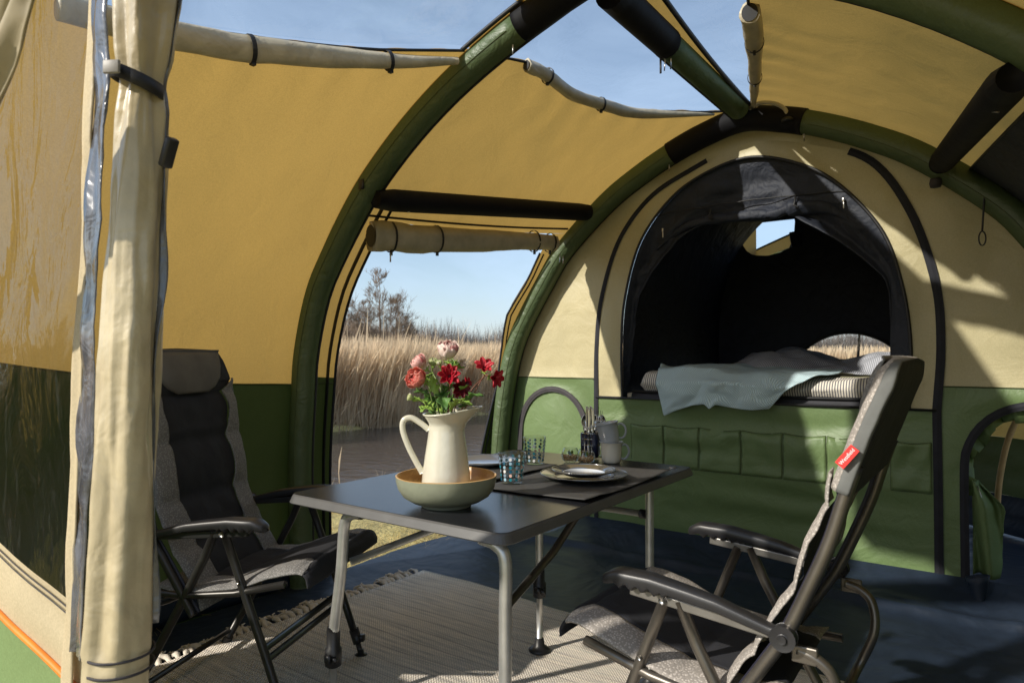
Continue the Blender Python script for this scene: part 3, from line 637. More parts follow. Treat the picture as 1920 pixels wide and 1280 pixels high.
for H, Pth, left in ((HL, rect_path(0, -2.11, 40, -1), True), (HR, rect_path(-.27, 0, 40, 1), False)):
    def fn(u, v, A=Pth, B=H):
        k = round(u*40); p = A[k].lerp(B[k], v); return (p.x, TE+wall_w(p.x, p.z, 1.2)*math.sin(PI*v), p.z)
    MB().grid(fn, 40, 8).build('end_wall', M['green_in'], TENT)
    tape('hatch_zip', M['greyzip'] if left else M['zip'], H, .036, TE-.006, wob=.002)
    if left:
        def fd(u, v, H=H):
            k = round(u*20); a, b = H[k], H[40-k]; p = a.lerp(b, v); return (p.x, TE+.006+wall_w(p.x, p.z, 1.5)*math.sin(PI*v), p.z)
        MB().grid(fd, 20, 10).build('hatch_door', M['green_in'], TENT)
tape('seam', M['green'], [Vector((x, 0, 1.0)) for x in np.linspace(sB[i0].x, -2.12, 6)], .006, TE-.004); tape('seam', M['green'], [Vector((x, 0, 1.0)) for x in np.linspace(-.25, .6, 6)], .006, TE-.004)
# gathered hem and hanging flap of the open right hatch, store room behind
def hem(u, v):
    k = round(lerp(8, 40, u)); a = HR[k] if k < 40 else HR[39]; c = Vector((.11, 0, .45)); p = a.lerp(c, .02+.12*v*(1+.3*math.sin(u*40)))
    return (p.x, TE+.012+.016*math.sin(u*75)*v+.03*v, p.z)
MB().grid(hem, 90, 6).build('gathered_hem', M['green_in'], TENT, solid=.002)
def flap(u, v):
    z = lerp(.13, .565, v); wdt = interp([(0, .10), (.25, .10), (.5, .13), (.75, .12), (1, .03)], v)
    x = -.135+u*wdt*(1+.1*math.sin(v*9)); return (x, TE+.02+.045*math.sin(u*7+v*3)+.05*u, z-.02*u*u)
MB().grid(flap, 14, 18).build('hatch_door', M['green_in'], TENT, solid=.004)
MB().tube([(-.115, TE+.0, .545), (-.10, TE+.0, .49)], .004, 6).build('zip_pull', M['metal'], TENT)
room = MB(); room.add([(-.22, TE+.06, -.01), (.62, TE+.06, -.01), (.62, 5.9, -.01), (-.22, 5.9, -.01)], [(0, 1, 2, 3)]); room.build('store_floor', M['groundsheet'], TENT)
def rb(x0, x1, y0, y1, z0, z1, nm, mat):
    MB().grid(lambda u, v: (lerp(x0, x1, u), lerp(y0, y1, u)+.03*fbm(u, v, 0, 3), lerp(z0, z1, v)), 8, 8).build(nm, mat, TENT)
rb(-.24, .95, 5.6, 4.7, 0, .25, 'store_wall', M['groundsheet']); rb(-.24, .95, 5.6, 4.7, .25, .62, 'store_wall', M['green']); rb(-.24, .95, 5.6, 4.7, .62, 1.2, 'store_wall', M['canvas'])
MB().tube(spl([(-.05, 4.25, .30), (-.03, 4.22, .55), (.02, 4.2, .78), (.12, 4.2, .98)], 6), .014, 10).build('tent_pole', basic('wood_pole', (.42, .28, .14), .5), TENT)
MB().tube([(.24, 4.4, .85), (.13, 4.42, .60)], .015, 10).build('tent_pole', basic('wood_pole_two', (.36, .25, .13), .5), TENT)
MB().tube([(.13, 4.42, .60), (.09, 4.43, .48)], .009, 10).build('tent_pole', M['alu'], TENT)
# ---------------------------------------------------------------- front wall beside the camera
FR = []
def front_w(x, z): return TC + .012*fbm(x, z, 7, 2.0)
lowC = lambda z: _p(skinC, a_at_h(TC, z))[0]
wb = lambda x: interp([(-2.6, .84), (-1.76, .755), (-1.42, .695), (-1.30, .675)], x)    # bottom edge of the front window
ob = lambda x: interp([(-2.9, .70), (-1.76, .612), (-1.57, .585), (-1.42, .555), (-1.30, .53)], x)   # orange piping
wt = lambda x: interp([(-2.75, .9), (-2.6, 1.15), (-2.2, 1.42), (-1.9, 1.56), (-1.76, 1.65), (-1.60, 1.79), (-1.48, 1.90), (-1.30, 2.06)], x)   # arched top edge
tp = lambda x: (lambda lo: lo)(skinC[np.argmin(np.abs(skinC[:200, 0]-x))][1]) if True else 0
def fstrip(name, mat, z0, z1, x0=-2.85, x1=-1.355, nu=40, nv=6, dy=0, parent=TENT, k=1):
    return MB().grid(lambda u, v: (lerp(x0, x1, u), front_w(lerp(x0, x1, u), 0)*1.0+dy+k*.01*math.sin(v*PI)*fbm(u*3, v*2, 1, 1), lerp(z0(lerp(x0, x1, u)), z1(lerp(x0, x1, u)), v)), nu, nv).build(name, mat, parent)
fstrip('front_wall', M['front_green'], lambda x: 0, ob); fstrip('front_wall', M['front_beige'], ob, wb)
MB().tube([(x, front_w(x, 0)-.004, ob(x)) for x in np.linspace(-2.85, -1.355, 30)], .0065, 8).build('orange_piping', M['orange'], TENT)
for d in (.012, .024): MB().tube([(x, front_w(x, 0)-.003, wb(x)-d) for x in np.linspace(-2.6, -1.355, 30)], .0012, 5).build('stitching', M['greyzip'], TENT)
fstrip('front_window', M['vinyl_front'], wb, wt, x0=-2.36, nv=24, k=2.2)
fstrip('front_window', M['vinyl_front'], wt, lambda x: max(wt(x)+.01, tp(x)), x0=-2.36, nv=10, k=2)
fstrip('front_wall', M['front_beige'], lambda x: .7, lambda x: max(.9, tp(x)-.02), x0=-2.88, x1=-2.36, nu=8)
# the tied back fold of the window cover, upper left
def tied(u, v):
    c = Vector((lerp(-.62, -1.50, u), .35, lerp(1.925, 1.24, u))); n = Vector((-.61, 0, .79)); w = interp([(0, .20), (.45, .17), (.8, .08), (1, .05)], u)
    return c+n*(w*v)+Vector((0, .014*math.sin(v*19+u*2)*min(1, v*5)+.010*fbm(u*4, v*3, 2, 1.5), 0))
MB().grid(tied, 40, 50).build('tied_curtain', M['dull_cloth'], TENT, solid=.003)
for vv in (.35, .62, .8): MB().tube([Vector(tied(k/20, vv))+Vector((0, -.012, 0)) for k in range(21)], .0016, 5).build('curtain_seam', M['greyzip'], TENT)
# beige edge with stitching, dark zip tape and rolled up clear door
def vstrip(name, mat, x0, x1, y, z0=.0, z1=2.2, wob=.0, solid=.003):
    def fx(z): return interp([(0, -.065), (.6, -.045), (1.15, -.012), (1.6, .02), (2.2, .05)], z)
    return MB().grid(lambda u, v: (lerp(x0, x1, u)+fx(lerp(z0, z1, v))+wob*fbm(0, v*5, 2, 2), y+wob*fbm(u, v*6, 0, 1.5), lerp(z0, z1, v)), 6, 60).build(name, mat, TENT, solid=solid)
vstrip('front_edge', M['front_beige'], -1.355, -1.318, TC-.012, z0=0, wob=.006)
vstrip('front_zip', M['clearzip'], -1.320, -1.262, TC-.016, z0=.62, wob=.010, solid=.002)
def column(u, v):
    z = lerp(.05, 2.3, v); q = 2*PI*u
    cx = interp([(0, -1.232), (.6, -1.210), (1.0, -1.190), (1.6, -1.172), (2.3, -1.14)], z); cy = TC-.0+interp([(0, -.01), (1, 0), (2.3, .02)], z)
    r = interp([(.05, .052), (.6, .048), (.68, .047), (.9, .046), (1.2, .044), (1.45, .042), (1.56, .038), (1.605, .031), (1.65, .041), (1.75, .050), (2.3, .052)], z)
    f = 1.05 + .10*math.sin(3*q+2.2*z)-.13*abs(math.sin(2.5*q+1.3*z+.6*math.sin(z*3)))**.6+.06*math.sin(5*q-5*z+1) + .16*fbm(math.cos(q)*.9, math.sin(q)*.9, z*1.6, 1.4)+.05*fbm(math.cos(q)*2, math.sin(q)*2, z*5, 1.6)
    f += .09*math.sin(8*q+z*6)*max(0, 1-abs(z-1.6)/.17)
    if z < .66: f = lerp(f, 1.03, .6)
    return (cx+r*f*math.cos(q), cy+r*f*math.sin(q), z)
RD = MB().grid(column, 64, 150, closeu=True).build('rolled_clear_door', M['roll'], TENT)
def ringz(z, r, w, nm, mat, tilt=0, cx=0, cy=0, par=None, th=.003):
    c = (interp([(0, -1.232), (.6, -1.210), (1.0, -1.190), (1.6, -1.172), (2.3, -1.14)], z)+cx, TC+cy)
    return MB().grid(lambda u, v: (c[0]+r*math.cos(2*PI*u), c[1]+r*.95*math.sin(2*PI*u), z+tilt*math.cos(2*PI*u-.6)+(v-.5)*w), 36, 2, closeu=True).build(nm, mat, par or RD, solid=th)
ringz(1.605, .040, .024, 'strap', M['black'], tilt=-.016, cx=.002)
ringz(.655, .0535, .004, 'stitching', M['greyzip'], th=.002); ringz(.63, .054, .004, 'stitching', M['greyzip'], th=.002)
def film(u, v):
    z = lerp(.70, 2.3, v); c = Vector(column(.12, (z-.05)/2.25)); d = Vector((.81, .586, 0)); return c+d*(u*(.007+.005*math.sin(z*11)))+Vector((.004, -.006, 0))*math.sin(z*23)*u
MB().grid(film, 4, 80).build('film_edge', M['clearzip'], RD, solid=.0015)
MB().box((-1.158, TC-.046, 1.612), (.028, .006, .022), Matrix.Rotation(.55, 3, 'Z')).build('strap_tab', basic('grey_tab', (.25, .24, .22), .5), RD, bevel=.002)
MB().box((-1.105, TC+.02, 1.48), (.016, .02, .05), Matrix.Rotation(.5, 3, 'Y')).build('toggle', M['plastic'], RD, bevel=.004)
MB().box((-1.29, TC+.03, 1.575), (.02, .012, .03)).build('toggle', M['plastic'], RD, bevel=.003)
# right hand front wall (out of the picture, closes the tent)
def rfront(u, v):
    x = lerp(.35, .60, u); zt = skinC[200+np.argmin(np.abs(skinC[200:, 0]-x))][1]; return (x, TC, lerp(0, zt, v))
MB().grid(rfront, 4, 12).build('front_wall', M['front_beige'], TENT)
# ---------------------------------------------------------------- groundsheet
def gs(u, v):
    x = lerp(-2.90+.02*math.sin(v*23), .62, u); y = lerp(.5, TE+.0, v)
    wv = .006*fbm(x, y, 0, 1.8)+.006*fbm(x*.5, y*2.0, 4, 2.0)
    z = .001+max(wv, 0)*2.0
    if y > 3.42:
        k = (y-3.42)/(TE-3.42); yy = lerp(3.42, TE-.008, k)
        z += .115*k**2.2 + .020*math.sin(PI*k)*(.6+fbm(x*1.2, k, 2, 2.0)); y = yy
        z += .034*math.exp(-((y-3.53)/.03)**2)*(.7+.4*fbm(x, 0, 0, 3))
    return (x, y, max(z, .001))
GS = MB().grid(gs, 120, 210).build('groundsheet', M['groundsheet'], None, solid=0)
tag(GS, 'wrinkled dark navy groundsheet on the grass, turned up along the end wall', 'groundsheet')
def up_(u, v):
    y = lerp(.5, 2.37, u); q = skin(a_at_h(y, .02+.13*v), y); return (q[0]+.012+.02*(1-v)+.006*fbm(y*2, v, 0, 2), y, .004+.14*v)
MB().grid(up_, 30, 4).build('sheet_edge', M['groundsheet'], GS, solid=.002)
def cone(u, v):
    q = 2*PI*u; r = lerp(.008, .046, v); return (-.115+r*math.cos(q)+.01*(1-v), TE-.10+r*.8*math.sin(q)-.02*(1-v), lerp(.005, .155, v)+.012*math.cos(q)*v)
MB().grid(cone, 20, 6, closeu=True).build('corner_sleeve', M['groundsheet'], GS, solid=.003)
# ---------------------------------------------------------------- sleeping cabin behind the opening
CAB = thing('sleeping_cabin', 'black inner tent of the raised sleeping cabin inside the arched opening', 'inner tent', (-1.15, 4.9, .88))
BK = 5.92
mid = Vector((-1.15, 0, .885))
def shell(u, v):
    k = round(u*NW); p = OPEN[k]; d = (p-mid); t = lerp(TE+.03, BK, v)
    g = 1.0+.17*math.sin(min(1, v*3)*PI/2)-.03*v
    x = mid.x+d.x*g; z = mid.z+d.z*(g if d.z > 0 else 1)+(.02 if v > .02 else 0)
    return (x, t, max(z, .84)+.02*fbm(x*2, t*1.5, z, 2)*math.sin(PI*v))
MB().grid(shell, NW, 22).build('cabin_roof', M['navy'], CAB)
MB().grid(lambda u, v: (lerp(-2.2, -.1, u), lerp(TE+.02, BK, v), .84), 2, 2).build('cabin_floor', M['navy'], CAB)
# back wall with a low arched window and a roof vent
def wlo(x): return .90
def wtop(x):
    q = (x+1.005)/.46; return .90 if abs(q) >= 1 else .90+.425*math.sqrt(1-q*q)**1.1
def hlo(x): return interp([(-1.885, 2.29), (-1.82, 2.06), (-1.74, 2.0), (-1.62, 1.985), (-1.5, 2.01), (-1.42, 2.05), (-1.41, 2.12), (-1.45, 2.25)], x) if -1.885 < x < -1.45 else (2.25 if x <= -1.885 else interp([(-1.45, 2.03), (-1.41, 2.12), (-1.40, 2.25)], x))
def hhi(x): return 2.27 if -1.885 < x < -1.40 else hlo(x)
xs_ = sorted(list(np.linspace(-2.3, 0, 60))+[-1.885, -1.45, -1.41, -1.40, -1.465, -.545, -1.46, -.55])
def bw(z0, z1):
    b = MB(); n = len(xs_)-1
    b.grid(lambda u, v: (xs_[round(u*n)], BK+.03*fbm(xs_[round(u*n)], lerp(z0(xs_[round(u*n)]), z1(xs_[round(u*n)]), v)*2, 0, 1.5)*0+.0, lerp(z0(xs_[round(u*n)]), z1(xs_[round(u*n)]), v)), n, 4); return b.build('cabin_end_wall', M['navy'], CAB)
bw(lambda x: .84, wlo); bw(wtop, lambda x: max(hlo(x), wtop(x))); bw(lambda x: max(hhi(x), wtop(x)), lambda x: 2.75)
MB().grid(lambda u, v: (lerp(-1.465, -.545, u), BK+.01, lerp(.9, wtop(lerp(-1.465, -.545, u)), v)), 30, 4).build('cabin_window', M['vinyl'], CAB)
MB().tube([(-.985, BK+.2, .9), (-.955, BK+.2, 1.36)], .010, 8).build('window_pole', M['black'], CAB)
MB().tube([(x, BK-.005, wtop(x)) for x in np.linspace(-1.465, -.545, 40)], .012, 6).build('window_hem', M['black'], CAB)
# canopy seen through the vent
MB().grid(lambda u, v: (lerp(-2.0, -1.25, u), BK+.35, lerp(lerp(1.93, 1.93, u), lerp(2.01, 2.30, u**.9), v)), 12, 4).build('outer_canopy', M['canvas'], CAB)
MB().tube([(lerp(-2.0, -1.25, k/10), BK+.34, lerp(2.01, 2.30, (k/10)**.9)) for k in range(11)], .008, 6).build('canopy_seam', M['black'], CAB)
MB().tube([(lerp(-1.85, -1.3, k/10), BK+.33, lerp(1.95, 2.13, (k/10)**.8)) for k in range(11)], .018, 6).build('canopy_seam', M['green'], CAB)
MB().grid(lambda u, v: (lerp(-1.95, -1.80, u), BK+.30, lerp(2.02, 2.35, v)), 3, 3).build('outer_canopy', M['canvas'], CAB)
# inner door rolled up inside the arch
INN = cyl_curve([(-1.925, .885), (-1.88, 1.234), (-1.83, 1.5), (-1.70, 1.70), (-1.53, 1.86), (-1.36, 1.92), (-1.20, 1.925), (-.97, 1.915), (-.87, 1.86), (-.70, 1.74), (-.55, 1.60), (-.475, 1.47), (-.47, 1.1), (-.46, .885)], NW)
def drape(u, v):
    k = round(u*NW); p = OPEN[k].lerp(INN[k], v); hgt = max(0, min(1, (p.z-1.2)/.5))
    e = math.sin(PI*v)
    f = .012*math.sin((OPEN[k].x*9+v*5))*e*hgt + .018*fbm(p.x*2, p.z*5, 4, 2.2)*min(1, v*2) + .020*math.sin(v*13+2*fbm(p.x, 0, 0, 2))*max(0, v-.45)*hgt
    return (p.x, TE+.015+.05*v-f*1.4-.03*hgt*math.exp(-((v-.97)/.12)**2), p.z)
MB().grid(drape, NW, 26).build('inner_door', M['navy'], CAB, solid=.003)
RL = MB(); pr = spl([(-1.72, 3.89, 1.80), (-1.55, 3.875, 1.90), (-1.40, 3.87, 1.932), (-1.19, 3.865, 1.928), (-1.02, 3.865, 1.925), (-.93, 3.87, 1.945), (-.78, 3.88, 1.93), (-.66, 3.89, 1.86), (-.56, 3.90, 1.72)], 10)
RL.grid(lambda u, v: (lambda i, q: (lambda p, r: (p.x, p.y+math.cos(q)*r, p.z+math.sin(q)*r))(pr[i], .030*(1+.35*fbm(pr[i].x*6, math.sin(q), math.cos(q), 1.2))*(1.5 if pr[i].x > -.95 else 1)*math.sin(PI*min(max(i/(len(pr)-1), .04), .96))**.4))(round(u*(len(pr)-1)), 2*PI*v), len(pr)-1, 14, closev=True)
RL.build('rolled_inner_door', M['navy'], CAB)
MB().tube([Vector((lerp(-1.75, -.6, k/24), TE+.012, 1.99+.02*math.sin(k/24*PI)-.01*fbm(k, 0, 0, .5))) for k in range(25)], .0035, 6).build('door_seam', M['black'], CAB)
for x, z in ((-1.655, 1.875), (-.668, 1.925)):
    MB().box((x, TE-.005, z+.02), (.010, .008, .022)).box((x+.002, TE-.007, z-.008), (.007, .005, .034)).build('zip_pull', M['metal'], CAB, bevel=.002)
for x, z in ((-1.36, 1.965), (-.90, 1.975)): MB().tube([(x, TE-.002, z+.02), (x-.006, TE-.02, z-.03), (x+.02, TE-.03, z-.045)], .006, 6).build('toggle_loop', M['black'], CAB)
tuft = MB()
for i in range(5): tuft.tube([(-1.42+.02*i, BK-.06, 2.15), (-1.41+.02*i, BK-.08-.01*i, 2.10+.01*(i % 2)), (-1.40+.015*i, BK-.06, 2.03)], .012, 6)
tuft.build('bunched_cloth', M['navy'], CAB)

# ---------------------------------------------------------------- bedding
def stripe_mat(name, light, dark, scale, rough=.85, duty=.5, axis=0):
    m, nt, ns, ls, p, o = nodes(name); t = ns.new('ShaderNodeTexCoord'); s = ns.new('ShaderNodeSeparateXYZ'); ls.new(t.outputs['UV'], s.inputs[0])
    mu = ns.new('ShaderNodeMath'); mu.operation = 'MULTIPLY'; mu.inputs[1].default_value = scale; ls.new(s.outputs[axis], mu.inputs[0])
    fr = ns.new('ShaderNodeMath'); fr.operation = 'FRACT'; ls.new(mu.outputs[0], fr.inputs[0])
    pg = ns.new('ShaderNodeMath'); pg.operation = 'PINGPONG'; pg.inputs[1].default_value = .5; ls.new(fr.outputs[0], pg.inputs[0])
    r = ramp(ns, ls, pg.outputs[0], dark, light, duty*.5-.06, duty*.5+.06); ls.new(r.outputs[0], p.inputs['Base Color']); p.inputs['Roughness'].default_value = rough
    n = tex(ns, ls, 9, 4, dist=.6); b = bump(ns, ls, n.outputs['Fac'], .5, .02); ls.new(b.outputs[0], p.inputs['Normal']); return m
M['ticking'] = stripe_mat('striped_duvet_cloth', (.70, .65, .56), (.12, .12, .14), 105, duty=.42)
M['dark_ticking'] = stripe_mat('grey_striped_cloth', (.55, .56, .60), (.20, .21, .25), 120, duty=.5)
mt = thing('mattress', 'dark grey mattress lying in the sleeping cabin under the bedding', 'mattress', (-1.15, 4.9, .85))
MB().box((-1.15, 4.86, .885), (1.5, 1.96, .07)).build('mattress_core', basic('mattress_cover', (.03, .03, .038), .7), mt, bevel=.02)
MB().tube([(-1.88, 3.875, .925), (-1.15, 3.87, .918), (-.42, 3.875, .925)], .008, 6).build('mattress_piping', M['black'], mt)
def duv(u, v):
    x = lerp(-1.868, -.47, u); q = v
    zt = .915+interp([(0, .09), (.04, .135), (.12, .14), (.35, .10), (.6, .095), (.8, .11), (1, .13)], u)
    pth = [(.0, 3.99, .912), (.12, 3.895, .915), (.24, 3.862, (.915+zt)/2), (.36, 3.89, zt-.012), (.5, 3.98, zt), (1, 4.5, zt-.02)]
    y = interp([(a, b) for a, b, c in pth], q); z = interp([(a, c) for a, b, c in pth], q)
    e = math.sin(PI*min(u/.06, 1)/2)
    return (x+.03*(1-e), y+.03*(1-e)+.012*fbm(x*3, z*5, q, 1.5), lerp(.96, z, e)+.012*fbm(x*2.5, y*3, 0, 1.6)*(1 if q > .2 else 0))
dv = MB().grid(duv, 90, 30).build('striped_duvet', M['ticking'], None, subd=1); tag(dv, 'white duvet with thin dark stripes folded at the front edge of the bed', 'duvet')
def mnd(u, v):
    x = lerp(-1.72, -.46, u); y = lerp(4.32, 5.3, v)
    hh = interp([(0, .0), (.1, .06), (.22, .15), (.35, .165), (.5, .15), (.62, .12), (.72, .115), (.9, .14), (1, .15)], u)*math.sin(PI*min(v*1.7, 1)/2)**.6
    return (x, y, .985+hh*1.2+.03*fbm(x*1.6, y*1.8, 2, 2.4)*min(1, v*4)+.012*math.sin(x*16+y*9+3*fbm(x, y, 0, 2)))
mo = MB().grid(mnd, 70, 44).build('grey_duvet', M['dark_ticking'], None, subd=1); tag(mo, 'rumpled grey finely striped duvet heaped at the back of the bed', 'duvet')
def sheet_(u, v):
    x = lerp(-1.15, -.5, u); return (x, lerp(4.02, 4.42, v), 1.03+.012*fbm(x*3, v, 0, 2)+.02*v*(1-u))
so = MB().grid(sheet_, 20, 10).build('olive_sheet', basic('olive_cloth', (.19, .18, .11), .85, soft=(9, .5, .01)), None, solid=.006); tag(so, 'olive sheet edge showing between the striped duvet and the grey duvet', 'sheet')
m, nt, ns, ls, p, o = nodes('knitted_blue'); t_ = ns.new('ShaderNodeTexCoord'); wv = ns.new('ShaderNodeTexWave'); wv.inputs['Scale'].default_value = 44; wv.inputs['Distortion'].default_value = .6
mp_ = ns.new('ShaderNodeMapping'); mp_.inputs['Rotation'].default_value = (0, .6, .7); ls.new(t_.outputs['Object'], mp_.inputs[0]); ls.new(mp_.outputs[0], wv.inputs['Vector'])
r_ = ramp(ns, ls, wv.outputs['Fac'], (.44, .60, .66), (.64, .79, .83), .15, .85); ls.new(r_.outputs[0], p.inputs['Base Color']); p.inputs['Roughness'].default_value = .9
n_ = tex(ns, ls, 10, 3); b_ = bump(ns, ls, wv.outputs['Fac'], .9, .004); b_2 = bump(ns, ls, n_.outputs['Fac'], .5, .015, b_); ls.new(b_2.outputs[0], p.inputs['Normal']); M['blanket'] = m
def blk(u, v):
    # v 0 (back of the bed) .. 1 (hem hanging over the wall)
    hang = interp([(0, .79), (.035, .80), (.12, .825), (.3, .862), (.42, .872), (.47, .845), (.52, .872), (.62, .86), (.75, .852), (.86, .85), (1, .86)], u)
    xl, xr = interp([(0, -1.50), (.45, -1.75), (.6, -1.70), (1, -1.63)], v), interp([(0, -1.16), (.35, -.72), (.5, -.74), (.62, -.83), (.8, -.95), (1, -1.03)], v)
    x = lerp(xl, xr, u)
    zt = .935+interp([(-1.86, .07), (-1.75, .135), (-1.5, .14), (-1.2, .115), (-.9, .115), (-.5, .14)], x)
    if v < .55: k = v/.55; y = lerp(4.50, 3.90, k); z = zt+.02*(1-k)
    else:
        k = (v-.55)/.45; y = lerp(3.90, 3.775, min(1, k*2.4)); z = lerp(zt, hang, max(0, (k-.1)/.9)) if k > .1 else zt
        z = min(z, zt)
    rp = .020*math.sin(x*14+v*5)*v + .026*fbm(x*2.4, v*2.4, 1, 2.2)
    return (x, y-abs(rp)*.9*(v > .5), z+rp*.6*(v < .7)+.03*math.exp(-((x+1.76)/.03)**2)*(.3 < v < .5))
bl = MB().grid(blk, 70, 50).build('blue_throw', M['blanket'], None, solid=.007, subd=1); tag(bl, 'pale blue knitted throw hanging over the front edge of the bed', 'blanket')

# ---------------------------------------------------------------- rug
m, nt, ns, ls, p, o = nodes('woven_rug'); t_ = ns.new('ShaderNodeTexCoord'); mp_ = ns.new('ShaderNodeMapping'); mp_.inputs['Scale'].default_value = (3.5, 60, 1); ls.new(t_.outputs['Object'], mp_.inputs[0])
n1 = ns.new('ShaderNodeTexNoise'); n1.inputs['Scale'].default_value = 1.0; n1.inputs['Detail'].default_value = 5; n1.inputs['Roughness'].default_value = .7; ls.new(mp_.outputs[0], n1.inputs['Vector'])
r1 = ramp(ns, ls, n1.outputs['Fac'], (.46, .43, .40), (.90, .81, .69), .28, .66); e = r1.color_ramp.elements.new(.47); e.color = (.72, .66, .575, 1)
wv = ns.new('ShaderNodeTexWave'); wv.inputs['Scale'].default_value = 36; wv.inputs['Distortion'].default_value = 1.5; wv.bands_direction = 'Y'; ls.new(t_.outputs['Object'], wv.inputs['Vector'])
wx = ns.new('ShaderNodeTexWave'); wx.inputs['Scale'].default_value = 52; wx.inputs['Distortion'].default_value = 2; wx.bands_direction = 'DIAGONAL'; ls.new(t_.outputs['Object'], wx.inputs['Vector'])
mm = ns.new('ShaderNodeMath'); mm.operation = 'MULTIPLY'; ls.new(wv.outputs['Fac'], mm.inputs[0]); ls.new(wx.outputs['Fac'], mm.inputs[1])
rm = ramp(ns, ls, mm.outputs[0], (.80, .80, .81), (1.15, 1.14, 1.12), .0, .45)
dk = ns.new('ShaderNodeTexWave'); dk.inputs['Scale'].default_value = 3.7; dk.bands_direction = 'Y'; dk.inputs['Distortion'].default_value = 2.2; dk.inputs['Detail Scale'].default_value = .6; ls.new(t_.outputs['Object'], dk.inputs['Vector'])
rd = ramp(ns, ls, dk.outputs['Fac'], (1, 1, 1), (.74, .72, .72), .97, 1.0)
mu = ns.new('ShaderNodeMixRGB'); mu.blend_type = 'MULTIPLY'; mu.inputs[0].default_value = 1; ls.new(r1.outputs[0], mu.inputs[1]); ls.new(rm.outputs[0], mu.inputs[2])
mu2 = ns.new('ShaderNodeMixRGB'); mu2.blend_type = 'MULTIPLY'; mu2.inputs[0].default_value = 1; ls.new(mu.outputs[0], mu2.inputs[1]); ls.new(rd.outputs[0], mu2.inputs[2])
ls.new(mu2.outputs[0], p.inputs['Base Color']); p.inputs['Roughness'].default_value = .95; bb = bump(ns, ls, mm.outputs[0], .9, .004); ls.new(bb.outputs[0], p.inputs['Normal']); M['rug'] = m
M['tassel'] = basic('rug_yarn', (.72, .66, .57), .95, var=.3, bscale=120, bs=.8, bdist=.004)
RUG = thing('woven_rug', 'light grey and beige woven rug with knotted fringe under the table', 'rug', (-1.4, 1.5, 0))
def rugf(u, v):
    x = lerp(-2.50, -.42, u); y = lerp(.15, 2.62+.035*math.sin(u*7+1)-.10*max(0, u-.5), v)
    x += .02*math.sin(v*9)*(1-u); return (x, y, .017+.006*(fbm(x, y, 0, 2)+.4))
MB().grid(rugf, 50, 70).build('rug_body', M['rug'], RUG, solid=.008)
tassels = []
for k in range(4):
    r = random.Random(k); b = MB()
    b.tube([(0, 0, .004), (-.02, .002, .010), (-.035, .0, .009)], [.006, .009, .0075], 6)
    for i in range(6):
        a = r.uniform(-.5, .5); L = r.uniform(.025, .045)
        b.tube([(-.03, 0, .009), (-.03-L*.6*math.cos(a), L*.6*math.sin(a), r.uniform(.004, .014)), (-.03-L*math.cos(a*1.5), L*math.sin(a*1.6), r.uniform(.002, .01))], [.0035, .0028, .0015], 4)
    me = b.build('tassel', M['tassel'], None); tassels.append(me)
def put_tassel(x, y, rz, k):
    o = tassels[k % 4].copy(); COL.objects.link(o); o.parent = RUG; o.location = Vector((x, y, .008))-Vector(RUG.location); o.rotation_euler = (0, rnd.uniform(-.15, .1), rz); o.scale = (rnd.uniform(1.25, 1.7),)*3
yy = .2; k = 0
while yy < 2.61:
    v = (yy-.15)/2.47; put_tassel(-2.50+.02*math.sin(v*9), yy, rnd.uniform(-.5, .5), k); yy += rnd.uniform(.028, .04); k += 1
for o in tassels: bpy.data.objects.remove(o)
yy = .2; k = 0
# ---------------------------------------------------------------- camping table
M['laminate'] = basic('dark_table_laminate', (.020, .021, .025), .25, var=.15, vscale=5, bs=.15, bscale=900, bdist=.0003, spec=.7)
M['table_edge'] = basic('grey_table_rim', (.075, .075, .075), .42, bs=.3, bscale=300)
TAB = thing('camping_table', 'dark folding camping table with pale aluminium legs in the middle of the tent', 'table', (-1.39, 1.93, 0))
x0, x1, y0, y1 = -1.815, -.965, 1.305, 2.54
def rrect(r, inset=0, n=7):
    P = []
    for cx, cy, a in ((x1-inset-r, y0+inset+r, -PI/2), (x1-inset-r, y1-inset-r, 0), (x0+inset+r, y1-inset-r, PI/2), (x0+inset+r, y0+inset+r, PI)):
        for k in range(n+1): q = a+PI/2*k/n; P.append((cx+r*math.cos(q), cy+r*math.sin(q)))
    return P
def loft_z(levels, cap=True):
    b = MB(); n = len(levels[0][0])
    for P, z in levels: b.v += [(x, y, z) for x, y in P]
    for i in range(len(levels)-1):
        for k in range(n): b.f.append((i*n+k, i*n+(k+1) % n, (i+1)*n+(k+1) % n, (i+1)*n+k))
    if cap: b.f.append(tuple(range(n))[::-1]); b.f.append(tuple((len(levels)-1)*n+k for k in range(n)))
    return b
loft_z([(rrect(.03, .016), .7205), (rrect(.03, .012), .7222)]).build('tabletop', M['laminate'], TAB, smooth=False)
loft_z([(rrect(.035, .02), .694), (rrect(.04, .002), .694), (rrect(.042, 0), .697), (rrect(.036, .008), .7165), (rrect(.034, .012), .7212), (rrect(.034, .015), .7205)]).build('table_rim', M['table_edge'], TAB, smooth=False)
